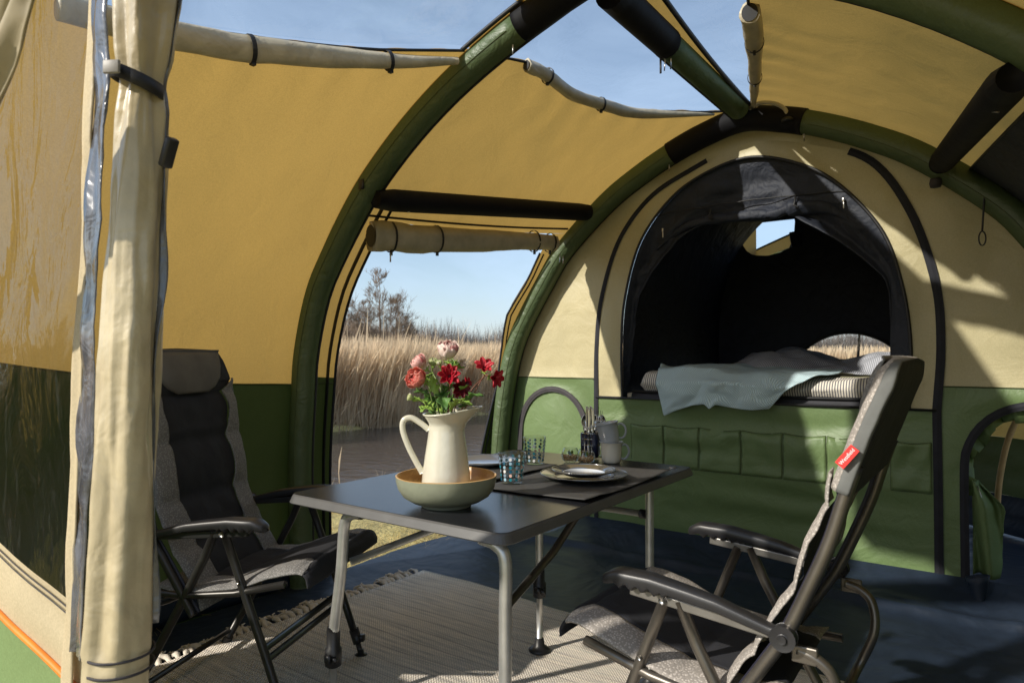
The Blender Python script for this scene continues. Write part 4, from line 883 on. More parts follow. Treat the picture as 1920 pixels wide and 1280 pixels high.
for (lx, ly, dx, by) in ((-1.61, 1.37, -.048, 1), (-1.012, 1.37, .0, 1), (-1.455, 2.19, -.0, -1), (-1.0, 2.19, .0, -1)):
    near = ly < 2; sx = 1 if lx < -1.3 else -1; R_ = .0165 if near else .0145
    up = spl([(lx+.075*(sx if near else 0), ly+.0, .684), (lx+.03*(sx if near else 0), ly, .676), (lx, ly, .64), (lx+dx*.3, ly, .5), (lx+dx, ly, .30)], 6)
    L = MB().tube(up, R_, 14).build('leg', M['alu'], TAB)
    zc = .30 if near else .315
    MB().tube([(lx+dx, ly, zc+.03), (lx+dx, ly, zc+.015), (lx+dx, ly, zc-.03), (lx+dx, ly, zc-.036), (lx+dx, ly, zc-.085), (lx+dx, ly, zc-.09)], [.018, .020, .020, .025, .025, .018], 14).box((lx+dx+.022, ly-.018, zc-.06), (.03, .012, .016)).box((lx+dx+.012, ly-.03, zc-.055), (.022, .01, .022)).build('leg_clamp', M['plastic'], L)
    MB().tube([(lx+dx, ly, zc-.08), (lx+dx, ly, .05)], .0115, 12).build('leg_extension', M['alu'], L)
    MB().lathe([(0, 0), (.040, 0), (.042, .006), (.034, .014), (.020, .024), (.016, .05), (.0, .052)], 20, (lx+dx, ly, .022)).build('foot', M['plastic'], L)
MB().tube([(-1.60, 1.385, .53), (-1.47, 1.62, .60), (-1.40, 1.78, .665)], .0115, 10).build('brace', M['alu'], TAB)
MB().tube([(-1.012, 1.385, .53), (-1.03, 1.62, .60), (-1.05, 1.78, .665)], .0115, 10).build('brace', M['chair_tube'], TAB)
MB().tube([(-1.455, 2.19, .60), (-1.02, 2.19, .60)], .0115, 10).build('crossbar', M['alu'], TAB)
MB().tube([(-1.035, 2.19, .60), (-1.012, 2.19, .60)], .016, 10).build('crossbar_cap', M['plastic'], TAB)
MB().lathe([(0, 0), (.014, 0), (.012, .003), (0, .003)], 20, (-1.03, 2.46, .7222)).build('table_badge', basic('badge', (.22, .22, .23), .35, metal=.6), TAB)

# ---------------------------------------------------------------- reclining camp chairs
def make_chair(label, dark):
    TB_ = M['chair_tube_dark'] if dark else M['chair_tube']
    C = thing('camping_chair', label, 'chair', (0, 0, 0), 'reclining camping chairs at the table')
    HW = .262
    back = [(.155, .335), (.10, .42), (.045, .505), (0, .579), (-.045, .68), (-.085, .78), (-.115, .88), (-.145, .97), (-.175, 1.05), (-.205, 1.12)]
    if dark: back = [(x*(.55 if x < 0 else 1), z+max(0, z-.58)*.05) for x, z in back]
    bp = [(p.x, p.z) for p in spl([(x, 0, z) for x, z in back], 5)]
    for sd in (-1, 1):
        y = sd*HW
        b = MB().tube([(x, y, z) for x, z in bp[:int(len(bp)*(.74 if not dark else .86))]], .0135, 14, flat=1.0); b.build('back_tube', TB_, C)
        # armrest: broad moulded arm with rounded nose and toothed underside
        def arm(u, v, y=y, sd=sd):
            x = lerp(-.012, .415, u); q = 2*PI*v
            w = interp([(0, .015), (.12, .016), (.3, .020), (.6, .025), (.85, .029), (.95, .026), (.985, .02), (1, .004)], u)
            h = interp([(0, .016), (.1, .012), (.3, .015), (.5, .017), (.8, .017), (.94, .017), (.985, .012), (1, .003)], u)
            zc = interp([(0, .579), (.08, .583), (.35, .612), (.7, .633), (.9, .634), (1, .618)], u)
            c, s_ = math.cos(q), math.sin(q); ss = abs(s_)**.6*(1 if s_ > 0 else -1); cc = abs(c)**.6*(1 if c > 0 else -1)
            z = zc+h*ss*(1 if ss > 0 else .9)
            if ss < -.5 and .62 < u < .9: z -= .006*(1+math.sin(u*95))
            return (x, y+sd*.008+w*cc, z)
        A = MB().grid(arm, 56, 18, closev=True); A.build('armrest', M['plastic'], C)
        rail = MB()
        rail.bar((.03, y+sd*.002, .578), (.345, y+sd*.002, .604), .020, .022); rail.build('arm_rail', basic('rail_alu', (.2, .19, .175) if not dark else (.04, .04, .04), .4, metal=.6), C, bevel=.003, smooth=False)
        MB().tube([(0, y+sd*.006, .579), (0, y+sd*.030, .579)], .024, 20).tube([(0, y+sd*.030, .579), (0, y+sd*.036, .579)], [.009, .007], 12).build('pivot', M['plastic'], C, bevel=.002)
        fl = MB().tube([(.262, y, .597), (.30, y, .50), (.345, y, .385), (.40, y, .245), (.46, y, .085)], .0135, 14).build('leg', TB_, C)
        MB().tube([(.45, y, .115), (.468, y, .065)], .018, 12).box((.478, y, .085), (.03, .02, .022)).build('leg_clamp', M['plastic'], fl)
        MB().tube([(.466, y, .068), (.478, y, .03)], .010, 10).lathe([(0, 0), (.034, 0), (.034, .006), (.012, .014), (.010, .03), (0, .03)], 18, (.48, y, .012)).build('foot', M['plastic'], fl)
        rl = MB().tube([(.228, y, .600), (.19, y, .515), (.10, y, .35), (0, y, .175), (-.085, y, .03)], .0135, 14).build('leg', TB_, C)
        MB().tube([(-.078, y, .045), (-.092, y, .015)], .018, 12).build('foot', M['plastic'], rl)
        MB().tube([(.262, y, .597), (.262, y+sd*.018, .597)], .009, 10).build('bolt', M['metal'], C)
        MB().tube([(.318, y, .455), (.318, y+sd*.017, .455)], .006, 8).build('bolt', M['metal'], C)
        MB().bar((.24, y+sd*.001, .604), (.275, y+sd*.001, .600), .014, .03).build('leg_bracket', M['plastic'], C, bevel=.004, smooth=False)
        MB().tube([(-.012, y, .40), (.12, y, .395), (.30, y, .415), (.47, y, .455)], .0115, 12).build('seat_tube', TB_, C)
    for xx, zz in ((.395, .25), (.41, .222)): MB().tube([(xx, -HW, zz), (xx, HW, zz)], .011, 10).build('crossbar', TB_, C)
    MB().tube([(-.07, -HW, .07), (-.07, HW, .07)], .010, 10).build('crossbar', TB_, C)
    MB().tube(spl([(-.02, -HW+.01, .55), (-.055, -HW+.01, .54), (-.085, -HW+.015, .51), (-.09, -HW+.03, .44), (-.05, -HW+.05, .34), (-.04, 0, .32), (-.05, HW-.05, .34), (-.09, HW-.03, .44), (-.085, HW-.015, .51), (-.055, HW-.01, .54), (-.02, HW-.01, .55)], 6), .0115, 10).build('rear_bow', TB_, C)
    MB().box((-.035, -HW+.006, .545), (.05, .012, .035)).build('bow_bracket', TB_, C, bevel=.003, smooth=False)
    MB().box((-.035, HW-.006, .545), (.05, .012, .035)).build('bow_bracket', TB_, C, bevel=.003, smooth=False)
    # padded cover. d: distance along the back, curve offset forward of the tubes
    def bpos(f):
        k = f*(len(bp)-1); i = min(int(k), len(bp)-2); g = k-i; a, b = bp[i], bp[i+1]; dx, dz = b[0]-a[0], b[1]-a[1]; L = math.hypot(dx, dz); return (a[0]+dx*g, a[1]+dz*g, dz/L, -dx/L)   # normal forward/up
    seams = [.02, .22, .42, .62, .80, 1.0]
    def pad(f, w, wid, base, puff):
        """point on the padded front; w -1..1 across"""
        x, z, nx, nz_ = bpos(f); cell = 0
        for a, b in zip(seams, seams[1:]):
            if a <= f <= b: cell = math.sin(PI*(f-a)/(b-a))**.45
        e = (1-abs(w)**4)
        th = base+puff*cell*(.55+.45*e)+.006*fbm(w*2, f*7, 1 if dark else 2, 1.7)
        return (x+nx*th, w*wid, z+nz_*th)
    wid = lambda f: interp([(0, .245), (.3, .25), (.6, .248), (.85, .238), (1, .20)], f)
    wc = lambda f: interp([(0, .56), (.2, .60), (.32, .55), (.5, .66), (.6, .62), (.72, .74), (.8, .70), (.86, 1.0), (1, 1.0)], f)
    bb_ = MB().grid(lambda u, v: pad(u*(1 if dark else .69), lerp(-1, 1, v)*wc(u*(1 if dark else .69)), wid(u), .020, .024 if u*(1 if dark else .69) < .66 else .018), 70, 18).build('back_pad', M['seat_black'], C)
    for sd in (-1, 1):
        MB().grid(lambda u, v, sd=sd: (lambda f: pad(f, sd*lerp(wc(f)-.01, 1.0, v), wid(f), .028-.03*max(0, v-.8), .022))(lerp(0, .69 if not dark else .86, u)), 60, 10).build('side_pad', M['seat_grey'] if dark else M['seat_mesh_lit'], C, solid=.004)
        # side seam skirt between pad and tube
        MB().grid(lambda u, v, sd=sd: (lambda x, z, nx, nz_: (x+nx*lerp(.016, -.004, v), sd*lerp(wid(u*.9)*1.0, HW-.004, v), z+nz_*lerp(.016, -.004, v)+.002*math.sin(u*200)*(v > .3)))(*bpos(u*.9)), 80, 4).build('pad_edging', basic('navy_edging', (.02, .02, .035), .5), C, solid=.003)
    # sleeve over the top of the tubes
    def slv(u, v):
        f = lerp(.665 if not dark else .845, 1.0, u); x, z, nx, nz_ = bpos(f); q = 2*PI*v; c, s_ = math.cos(q), math.sin(q)
        yy = (HW+.015)*(abs(c)**.35)*(1 if c > 0 else -1)*interp([(0, 1), (.6, .985), (.85, .95), (.95, .90), (1, .80)] if not dark else [(0, .86), (.5, .85), (.8, .81), (.93, .75), (1, .62)], u); d = (.036 if s_ > 0 else .012)*(abs(s_)**.5)*(1 if s_ > 0 else -1)*interp([(0, 1), (.9, 1), (1, .55)], u)
        return (x+nx*d, yy, z+nz_*d+interp([(0, 0), (.85, 0), (1, .018)], u)+.004*fbm(yy*9, f*9, d*20, 1.5))
    CL_ = basic('sleeve_cloth', (.12, .125, .12), .75, bs=.5, bscale=350, soft=(9, .5, .012))
    tpv = Vector((-.215*(.55 if dark else 1), 0, 1.142+(.03 if dark else 0)))
    def slv2(u, v): return slv(u, v) if u <= 1 else Vector(slv(1, v)).lerp(tpv, (u-1)/.1)
    MB().grid(lambda u, v: slv2(u*1.1, lerp(.035, .465, v)), 32, 30).build('front_sleeve', M['seat_mesh_lit'] if not dark else M['seat_black'], C, solid=.003)
    for va, vb, mt_ in ((.465, .56, CL_), (.56, .94, M['seat_black']), (.94, 1.035, CL_)):  # rear face in black cloth: its shade is put into the colour
        MB().grid(lambda u, v: slv2(u*1.1, lerp(va, vb, v) % 1.0), 32, 16).build('back_sleeve', mt_ if not dark else M['seat_black'], C, solid=.002)
    def hr(u, v):
        f = lerp(.80, 1.0, u); x, z, nx, nz_ = bpos(f); w = lerp(-1, 1, v); hw = .178*interp([(0, .45), (.12, .72), (.3, .92), (.6, 1), (1, 1)], u)
        e = (1-abs(w)**5)*math.sin(PI*min(1, u*1.05+.02))**.3 if u < .96 else .3
        return (x+nx*(.034+.020*e), w*hw, z+nz_*(.034+.020*e)+.012*u)
    MB().grid(hr, 24, 20).build('headrest', M['pillow_grey'] if dark else M['seat_grey'], C, solid=.004)
    # seat
    sp = [(.02, .415), (.08, .40), (.18, .405), (.30, .425), (.42, .462), (.50, .484), (.53, .472), (.535, .445)]
    ss_ = [(p.x, p.z) for p in spl([(x, 0, z) for x, z in sp], 5)]
    def seat(u, w, base):
        k = u*(len(ss_)-1); i = min(int(k), len(ss_)-2); g = k-i; a, b = ss_[i], ss_[i+1]; dx, dz = b[0]-a[0], b[1]-a[1]; L = math.hypot(dx, dz)+1e-9
        cell = 0
        for c0, c1 in ((0, .36), (.36, .74), (.74, 1.0)):
            if c0 <= u <= c1: cell = math.sin(PI*(u-c0)/(c1-c0))**.4
        th = base+(.020 if u < .8 else .010)*cell*(1-abs(w)**6)+.004*fbm(w*2, u*6, 3, 1.6)
        return (a[0]+dx*g-dz/L*th*.9, w*.262, a[1]+dz*g+dx/L*th)
    sc = lambda u: interp([(0, .58), (.15, .66), (.35, .60), (.55, .68), (.74, .60), (.80, 1), (1, 1)], u)
    MB().grid(lambda u, v: seat(u, lerp(-1, 1, v)*sc(u), .008), 50, 16).build('seat_pad', M['seat_black'], C, solid=.006)
    for sd in (-1, 1): MB().grid(lambda u, v, sd=sd: (lambda f: seat(f, sd*lerp(sc(f)-.01, 1, v), .009-.012*max(0, v-.7)))(lerp(0, .80, u)), 44, 9).build('seat_side_pad', M['seat_grey'] if dark else M['seat_mesh_lit'], C, solid=.006)
    return C
c1 = make_chair('camping chair behind the rolled clear door, facing the table, grey headrest pad', True)
place(c1, (-2.315, 1.335, 0), math.radians(24))
c2 = make_chair('camping chair in the right foreground with a red label on its side, seen side on', False)
HW = .262
# red woven label sewn to the sleeve of this chair
TG = MB().box((-.143, HW+.020, .955), (.052, .004, .026), Matrix.Rotation(math.radians(0), 3, 'Y')); tg = MB()
R3 = Matrix.Rotation(math.radians(52), 3, 'Y')
c = Vector((-.122, HW+.027, .955)); tg.box(c, (.046, .003, .019), R3); TGO = tg.build('label', M['red'], c2, smooth=False)
def text_mesh(body, size, mat, name, parent, M4):
    cu = bpy.data.curves.new(name, 'FONT'); cu.body = body; cu.size = size; cu.align_x = 'CENTER'; cu.align_y = 'CENTER'; cu.extrude = .0002; cu.resolution_u = 3
    ob = bpy.data.objects.new(name, cu); COL.objects.link(ob); dg = bpy.context.evaluated_depsgraph_get(); me = bpy.data.meshes.new_from_object(ob.evaluated_get(dg)); bpy.data.objects.remove(ob)
    me.transform(M4); me.materials.clear(); me.materials.append(mat); o = bpy.data.objects.new(name, me); COL.objects.link(o); o.parent = parent; WM[o] = wm(parent); return o
# lettering faces outward (+y of the chair, towards the camera)
Mt = Matrix.Translation(c+Vector((0, .0022, 0))) @ R3.to_4x4() @ Matrix(((-1, 0, 0, 0), (0, 0, 1, 0), (0, 1, 0, 0), (0, 0, 0, 1)))
text_mesh('Westfield', .0100, M['white'], 'lettering', TGO, Mt)
place(c2, (-.371, 1.73, 0), PI)
# ---------------------------------------------------------------- things on the table
def at(px, py, Z): X = (px-960)*Z/1280; return Vector((.81*X-.586*Z, .586*X+.81*Z, 1.15+(665-py)*Z/1280))
def mul(m, sc=1): return m
TZ = .7222
# placemats
m, nt, ns, ls, p, o = nodes('woven_placemat'); t_ = ns.new('ShaderNodeTexCoord'); w1 = ns.new('ShaderNodeTexWave'); w1.inputs['Scale'].default_value = 70; w1.bands_direction = 'X'; w2 = ns.new('ShaderNodeTexWave'); w2.inputs['Scale'].default_value = 70; w2.bands_direction = 'Y'
ls.new(t_.outputs['Object'], w1.inputs[0]); ls.new(t_.outputs['Object'], w2.inputs[0]); mm = ns.new('ShaderNodeMath'); mm.operation = 'MAXIMUM'; ls.new(w1.outputs['Fac'], mm.inputs[0]); ls.new(w2.outputs['Fac'], mm.inputs[1])
r = ramp(ns, ls, mm.outputs[0], (.025, .025, .027), (.085, .083, .08), .3, .9); ls.new(r.outputs[0], p.inputs['Base Color']); p.inputs['Roughness'].default_value = .6; b = bump(ns, ls, mm.outputs[0], .7, .0015); ls.new(b.outputs[0], p.inputs['Normal']); M['mat'] = m
def placemat(name_label, xa, xb, ya, yb, seed, curl):
    def f(u, v):
        x = lerp(xa, xb, u); y = lerp(ya, yb, v); e = max(abs(u-.5), abs(v-.5))*2
        return (x, y, TZ+.004+max(0, .006*fbm(x*3, y*3, seed, 1.5))*e+curl*max(0, (u+v)/2-.72)**1.5*.3+curl*max(0, (u+1-v)/2-.8)*.12)
    o = MB().grid(f, 26, 26).build('placemat', M['mat'], None, solid=.002); return tag(o, name_label, 'placemat', 'woven placemats on the table')
placemat('dark woven placemat under the stacked plates at the near long edge', -1.365, -.985, 1.715, 2.335, 3, .25)
placemat('dark woven placemat under the single plate behind the jug', -1.80, -1.40, 1.79, 2.235, 8, .05)
# plates
ENAMEL = basic('silver_plate_glaze', (.34, .35, .36), .14, metal=.85, bs=.05, var=.05)
WHITE = basic('white_enamel', (.62, .66, .72), .12, coat=.8, bs=.04, var=.03)
def plate(label, x, y, z, R, mat, inner=None, group='plates on the table'):
    t = thing('plate', label, 'plate', (x, y, z), group)
    pr = [(0, .004), (R*.60, .004), (R*.66, .008), (R*.72, .013), (R*.97, .018), (R, .020), (R*1.004, .0185), (R*.985, .0155), (R*.72, .009), (R*.64, .002), (R*.58, 0), (0, 0)]
    MB().lathe(pr[::-1], 72, (x, y, z)).build('plate_body', mat, t)
    if inner: MB().lathe([(0, .0045), (R*.62, .0048), (R*.66, .0095), (R*.66, .0085)], 72, (x, y, z)).build('plate_well', inner, t)
    MB().tube([(x+R*math.cos(q), y+R*math.sin(q), z+.0195) for q in np.linspace(0, 2*PI, 73)[:-1]], .0016, 6, closed=True).build('plate_rim', ENAMEL, t)
    return t
plate('large shiny silver charger plate lying flat on the near placemat', -1.17, 2.035, TZ+.007, .148, ENAMEL)
plate('white plate with silver rim stacked on the large charger plate', -1.17, 2.035, TZ+.020, .108, ENAMEL, WHITE)
plate('white plate on the placemat behind the jug', -1.640, 2.075, TZ+.007, .128, WHITE)
# bowl
BX, BY = -1.294, 1.47
m, nt, ns, ls, p, o = nodes('bamboo_inside'); t_ = ns.new('ShaderNodeTexCoord'); w1 = ns.new('ShaderNodeTexWave'); w1.wave_type = 'RINGS'; w1.rings_direction = 'Z'; w1.inputs['Scale'].default_value = 28; w1.inputs['Distortion'].default_value = 1.5; w1.inputs['Detail Scale'].default_value = 4
ls.new(t_.outputs['Object'], w1.inputs[0]); r = ramp(ns, ls, w1.outputs['Fac'], (.40, .22, .08), (.60, .38, .16), .1, .8); ls.new(r.outputs[0], p.inputs['Base Color']); p.inputs['Roughness'].default_value = .35; M['bamboo'] = m
bw_ = lambda q, z: 1+.012*math.sin(3*q+.5)+.006*math.sin(7*q)
BOWL = thing('fruit_bowl', 'sage green bowl with bamboo inside holding the flower jug', 'bowl', (BX, BY, TZ))
BM = basic('sage_glaze', (.27, .29, .215), .38, var=.10, vscale=10, coat=.25, soft=(14, .35, .006))
MB().lathe([(0, 0), (.068, 0), (.071, .003), (.071, .009), (.098, .016), (.122, .031), (.136, .052), (.1415, .072), (.143, .0875)], 72, (BX, BY, TZ), bw_, cap=False).build('bowl_outside', BM, BOWL)
MB().lathe([(.143, .0875), (.1405, .0895), (.138, .0875), (.137, .072), (.131, .052), (.117, .034), (.08, .021), (.05, .016), (0, .015)][::-1], 72, (BX, BY, TZ), bw_, cap=False).build('bowl_inside', M['bamboo'], BOWL)
# jug
JX, JY = BX-.004, BY+.004; JZ = TZ+.016
SP = -Vector((.81, .586, 0)).normalized(); sa = math.atan2(-SP.y, -SP.x)
CREAM = basic('cream_enamel', (.66, .64, .53), .22, var=.04, coat=.7, soft=(16, .30, .008))
JUG = thing('enamel_jug', 'tall cream enamel jug with a curved handle standing in the sage bowl', 'jug', (JX, JY, JZ))
def jugf(u, v):
    pr = [(0, .070), (.04, .0725), (.10, .071), (.3, .0665), (.5, .060), (.68, .053), (.80, .049), (.865, .049), (.90, .053), (.95, .062), (1.0, .072)]
    z = .248*v; r = interp(pr, v); q = 2*PI*u
    d = math.cos(q-sa); k = max(0, (v-.80)/.20); sp = max(0, d)**5
    r = r*(1+.42*k*sp) if v > .8 else r; r *= 1-.10*k*max(0, -d)**2
    z += .020*k*k*(d*.5+.5)**2-.006*k
    return (JX+r*math.cos(q), JY+r*math.sin(q), JZ+z)
J = MB().grid(jugf, 64, 50, closeu=True); J.build('jug_body', CREAM, JUG, solid=.002)
MB().tube([Vector(jugf(k/64, 1)) for k in range(64)], .0028, 8, closed=True).build('jug_rim', CREAM, JUG)
MB().lathe([(0, .001), (.070, .001), (.071, .006), (.0, .006)], 40, (JX, JY, JZ)).build('jug_base', CREAM, JUG)
H = lambda d, z: Vector((JX, JY, JZ))+SP*d+Vector((0, 0, z))
MB().tube(spl([H(.050, .198), H(.072, .216), H(.100, .232), H(.122, .224), H(.124, .195), H(.108, .150), H(.088, .110), H(.068, .075)], 7), [.0085]*50, 12, flat=.75).build('handle', CREAM, JUG)
# flowers
GL = [basic('leaf_green', (.07, .17, .03), .55, var=.3, vscale=30), basic('pale_leaf', (.24, .38, .07), .55, var=.2, vscale=30)]
def petal_mesh(L, Wd, cup, curl=0, tip=.9, n=6):
    b = MB()
    def f(u, v):
        w = Wd*math.sin(PI*min(.97, .10+.80*u**.8))**.8*(1 if u < .8 else 1-(u-.8)*tip); y = (v-.5)*w
        return (L*u*math.cos(cup*u), y, L*u*math.sin(cup*u)*1.0+abs(v-.5)**2*w*1.6-curl*u**4*L+.04*L*math.sin(v*14+u*3)*u*u)
    b.grid(f, n, n); return b
def add_petals(bloom, specs, mats, loc, R3, nm='petal'):
    cache = {}
    for (L, Wd, cup, curl, az, el, off, mi) in specs:
        key = (round(L, 3), round(Wd, 3), round(cup, 1), mi)
        if key not in cache:
            o = petal_mesh(L, Wd, cup, curl).build(nm, mats[mi], None, solid=.0007); cache[key] = o.data; src = o
            bpy.data.objects.remove(o)
        o = bpy.data.objects.new(nm, cache[key]); COL.objects.link(o); o.parent = bloom
        m4 = Matrix.Translation(loc) @ R3.to_4x4() @ Matrix.Rotation(az, 4, 'Z') @ Matrix.Translation((off, 0, 0)) @ Matrix.Rotation(-el, 4, 'Y')
        o.matrix_local = wm(bloom).inverted() @ m4; sm = o.modifiers.new('thickness', 'SOLIDIFY'); sm.thickness = .0008
def petal_mat(name, c, var=.2):
    m = fabric(name, c, [min(1, x*1.2) for x in c], .25, weave=500, soft=(60, .4, .002), gloss=.03); return m
PM = {'blush': [petal_mat('blush_petal', (.86, .60, .56)), petal_mat('pale_blush_petal', (.92, .76, .70)), petal_mat('rose_petal', (.80, .42, .42))],
      'pink': [petal_mat('pink_petal', (.84, .40, .38)), petal_mat('light_pink_petal', (.90, .56, .52)), petal_mat('pink_petal_deep', (.62, .2, .2))],
      'coral': [petal_mat('coral_petal', (.74, .13, .11)), petal_mat('coral_light_petal', (.84, .32, .26)), petal_mat('coral_deep_petal', (.42, .03, .035))],
      'red': [petal_mat('crimson_petal', (.46, .010, .028)), petal_mat('crimson_light_petal', (.58, .03, .05)), petal_mat('crimson_deep_petal', (.2, .004, .012))],
      'maroon': [petal_mat('maroon_petal', (.14, .004, .012)), petal_mat('maroon_two', (.22, .008, .02)), petal_mat('maroon_three', (.09, .002, .008))],
      'white': [petal_mat('white_petal', (.80, .74, .62)), petal_mat('greenish_petal', (.55, .62, .30)), petal_mat('cream_petal', (.75, .70, .5))]}
STEM = {'g': basic('green_stem', (.16, .24, .07), .5), 'r': basic('red_stem', (.20, .07, .035), .5)}
def leaf(parent, a, b, Wd, mat, lobes=3, seed=0):
    a, b = Vector(a), Vector(b); d = b-a; L = d.length; r = random.Random(seed); up = Vector((r.uniform(-.4, .4), r.uniform(-.4, .4), 1)); sd = d.cross(up).normalized(); nr = sd.cross(d).normalized()
    def f(u, v):
        w = Wd*(math.sin(PI*min(.98, u*.92+.04))**.7)*(1+.42*math.cos(u*lobes*2*PI)*(u > .15)); return a+d*u+sd*(v-.5)*w+nr*(.12*L*math.sin(u*PI)+abs(v-.5)*w*.45+.03*L*math.sin(u*17+v*9))
    return MB().grid(f, 14, 6).build('leaf', mat, parent, solid=.0008)
FL = []
def flower(name, label, px, py, Z, kind, R, face, rootx=0, rooty=0, stem='g', leaves=(), seed=1, cat='flower', n=None):
    p = at(px, py, Z); root = Vector((JX+rootx, JY+rooty, JZ+.21)); r = random.Random(seed)
    t = thing(name, label, cat, tuple(root), 'flowers in the jug')
    fv = Vector(face).normalized(); bse = p-fv*R*.55
    c1 = root.lerp(bse, .5)+Vector((0, 0, .02)); pts = spl([root-Vector((0, 0, .12)), root, c1, bse-fv*.02, bse], 6)
    st = MB().tube(pts, .0022 if stem == 'g' else .0016, 6).build('stem', STEM[stem], t)
    core = MB().lathe([(0, -R*.35), (R*.30, -R*.2), (R*.42, R*.1), (R*.3, R*.4), (0, R*.5)] if n is None else [(0, -R*.1), (R*.16, 0), (R*.12, R*.12), (0, R*.14)], 14)
    Rm = fv.to_track_quat('Z', 'Y').to_matrix(); core.v = [tuple(p+Rm @ (Vector(v)*(.8 if n is None else 1))) for v in core.v]
    bl = core.build('bloom', PM[kind][2] if n is None else PM['maroon'][2], t)
    sp = []
    if n is None:
        for lay, (cnt, el, L, cup, mi) in enumerate(((5, 1.35, .62, .5, 2), (7, 1.15, .78, .6, 0), (8, .85, .95, .75, 0), (8, .45, 1.05, .95, 1), (7, .05, 1.08, 1.05, 1))):
            for k in range(cnt): sp.append((R*L*(1+.0*r.random()), R*(.85 if lay > 1 else .6), cup, .04, 2*PI*k/cnt+lay*.5+r.uniform(-.15, .15), el+r.uniform(-.12, .12), R*.04, mi if r.random() < .75 else r.choice((0, 1, 2))))
    else:
        for k in range(n): sp.append((R*1.0, R*.55, .25, .12, 2*PI*k/n+r.uniform(-.12, .12), .35+r.uniform(-.15, .2), R*.06, r.choice((0, 1))))
    add_petals(bl, sp, PM[kind], p-fv*(R*.25 if n is None else 0), Rm)
    ms = MB(); 
    for k in range(5): q = 2*PI*k/5; ms.tube([bse-fv*.002, bse+Rm @ Vector((R*.35*math.cos(q), R*.35*math.sin(q), R*.10))], [.003, .0012], 5)
    ms.build('sepals', GL[1], t)
    for i, (ax, ay, bx, by, w, mi) in enumerate(leaves): leaf(t, at(ax, ay, Z+r.uniform(-.03, .03)), at(bx, by, Z+r.uniform(-.05, .05)), w, GL[mi], seed=seed*9+i)
    return t
CAMD = Vector((.586, -.81, .0))   # towards the camera
def F(x, z, c=1.0): return CAMD*c+Vector((.81, .586, 0))*x+Vector((0, 0, z))
flower('peony_flower', 'blush pink peony at the top of the bunch', 840, 664, 1.97, 'blush', .047, F(.1, 1.1, .55), .01, .01, leaves=((835, 700, 870, 690, .03, 1), (830, 740, 862, 722, .035, 0), (820, 745, 796, 706, .03, 1)), seed=2)
flower('peony_flower', 'half open pink peony above the coral one, facing left', 791, 684, 1.96, 'pink', .035, F(-.9, .9, .4), -.02, .0, leaves=((800, 740, 780, 735, .03, 0), (812, 700, 800, 720, .02, 1)), seed=3)
flower('peony_flower', 'coral red peony lowest at the left of the bunch', 787, 712, 1.90, 'coral', .044, F(-.55, .35, 1), -.02, -.015, leaves=((800, 760, 774, 752, .03, 1), (812, 770, 792, 764, .035, 1), (806, 745, 776, 736, .035, 0)), seed=4)
flower('cosmos_flower', 'crimson open flower in the middle of the bunch, facing the jug front', 843, 706, 1.89, 'red', .036, F(.05, .5, 1), .015, -.01, 'r', leaves=((845, 770, 872, 748, .03, 1), (850, 762, 885, 760, .028, 1), (836, 770, 826, 735, .035, 0)), seed=5, n=8)
flower('cosmos_flower', 'crimson flower on a long stem, upper of the pair at far right', 908, 690, 1.92, 'red', .032, F(.1, .7, .7), .03, .01, 'r', seed=6, n=7)
flower('cosmos_flower', 'crimson flower drooping at the far right end of the bunch', 926, 708, 1.93, 'red', .032, F(.8, -.1, .7), .03, .015, 'r', seed=7, n=6)
flower('cosmos_flower', 'dark maroon flower half hidden right of the middle', 862, 728, 1.90, 'maroon', .030, F(.5, .1, 1), .02, -.005, 'r', leaves=((868, 760, 905, 742, .030, 0), (862, 745, 878, 722, .026, 1)), seed=8, n=9)
flower('cosmos_flower', 'small crimson flower seen from the side below the middle right', 874, 718, 1.96, 'red', .018, F(.8, .4, .4), .02, .0, 'r', seed=18, n=6)
flower('flower_bud', 'round white and green bud leaning out at lower left', 772, 745, 1.93, 'white', .0145, F(-1, .4, .3), -.02, -.01, leaves=((805, 765, 790, 772, .025, 1),), seed=9)
flower('flower_bud', 'small pale bud just under the blush peony', 824, 682, 1.90, 'white', .0125, F(-.2, 1, .5), .0, -.01, leaves=((822, 740, 810, 705, .03, 1), (826, 765, 840, 728, .035, 0)), seed=10)
flower('flower_bud', 'cream half open flower tucked behind the pink peony', 812, 682, 2.0, 'white', .020, F(.1, .8, .5), .0, .01, leaves=((850, 690, 862, 680, .03, 0), (812, 775, 800, 738, .04, 0), (850, 775, 856, 735, .04, 0), (830, 778, 822, 750, .04, 1), (868, 772, 880, 752, .03, 0)), seed=11)
flower('cosmos_flower', 'pale pink flower seen edge on under the blush peony', 860, 682, 2.0, 'blush', .024, F(.6, -.3, .5), .01, .01, seed=12, n=6)
# drinking glasses with printed dots
def glass_mat(name, tint=(1, 1, 1), rough=.0):
    m, nt, ns, ls, p, o = nodes(name); ns.remove(p)
    tr = ns.new('ShaderNodeBsdfTransparent'); tr.inputs[0].default_value = rgb(tint, .97); g = ns.new('ShaderNodeBsdfGlossy'); g.inputs['Roughness'].default_value = .02
    lw = ns.new('ShaderNodeLayerWeight'); lw.inputs['Blend'].default_value = .5; pw = ns.new('ShaderNodeMath'); pw.operation = 'POWER'; pw.inputs[1].default_value = 3.0; ls.new(lw.outputs['Facing'], pw.inputs[0])
    ad = ns.new('ShaderNodeMath'); ad.operation = 'MULTIPLY_ADD'; ad.inputs[1].default_value = .75; ad.inputs[2].default_value = .05; ls.new(pw.outputs[0], ad.inputs[0])
    mi = ns.new('ShaderNodeMixShader'); ls.new(ad.outputs[0], mi.inputs[0]); ls.new(tr.outputs[0], mi.inputs[1]); ls.new(g.outputs[0], mi.inputs[2]); ls.new(mi.outputs[0], o.inputs[0]); return m
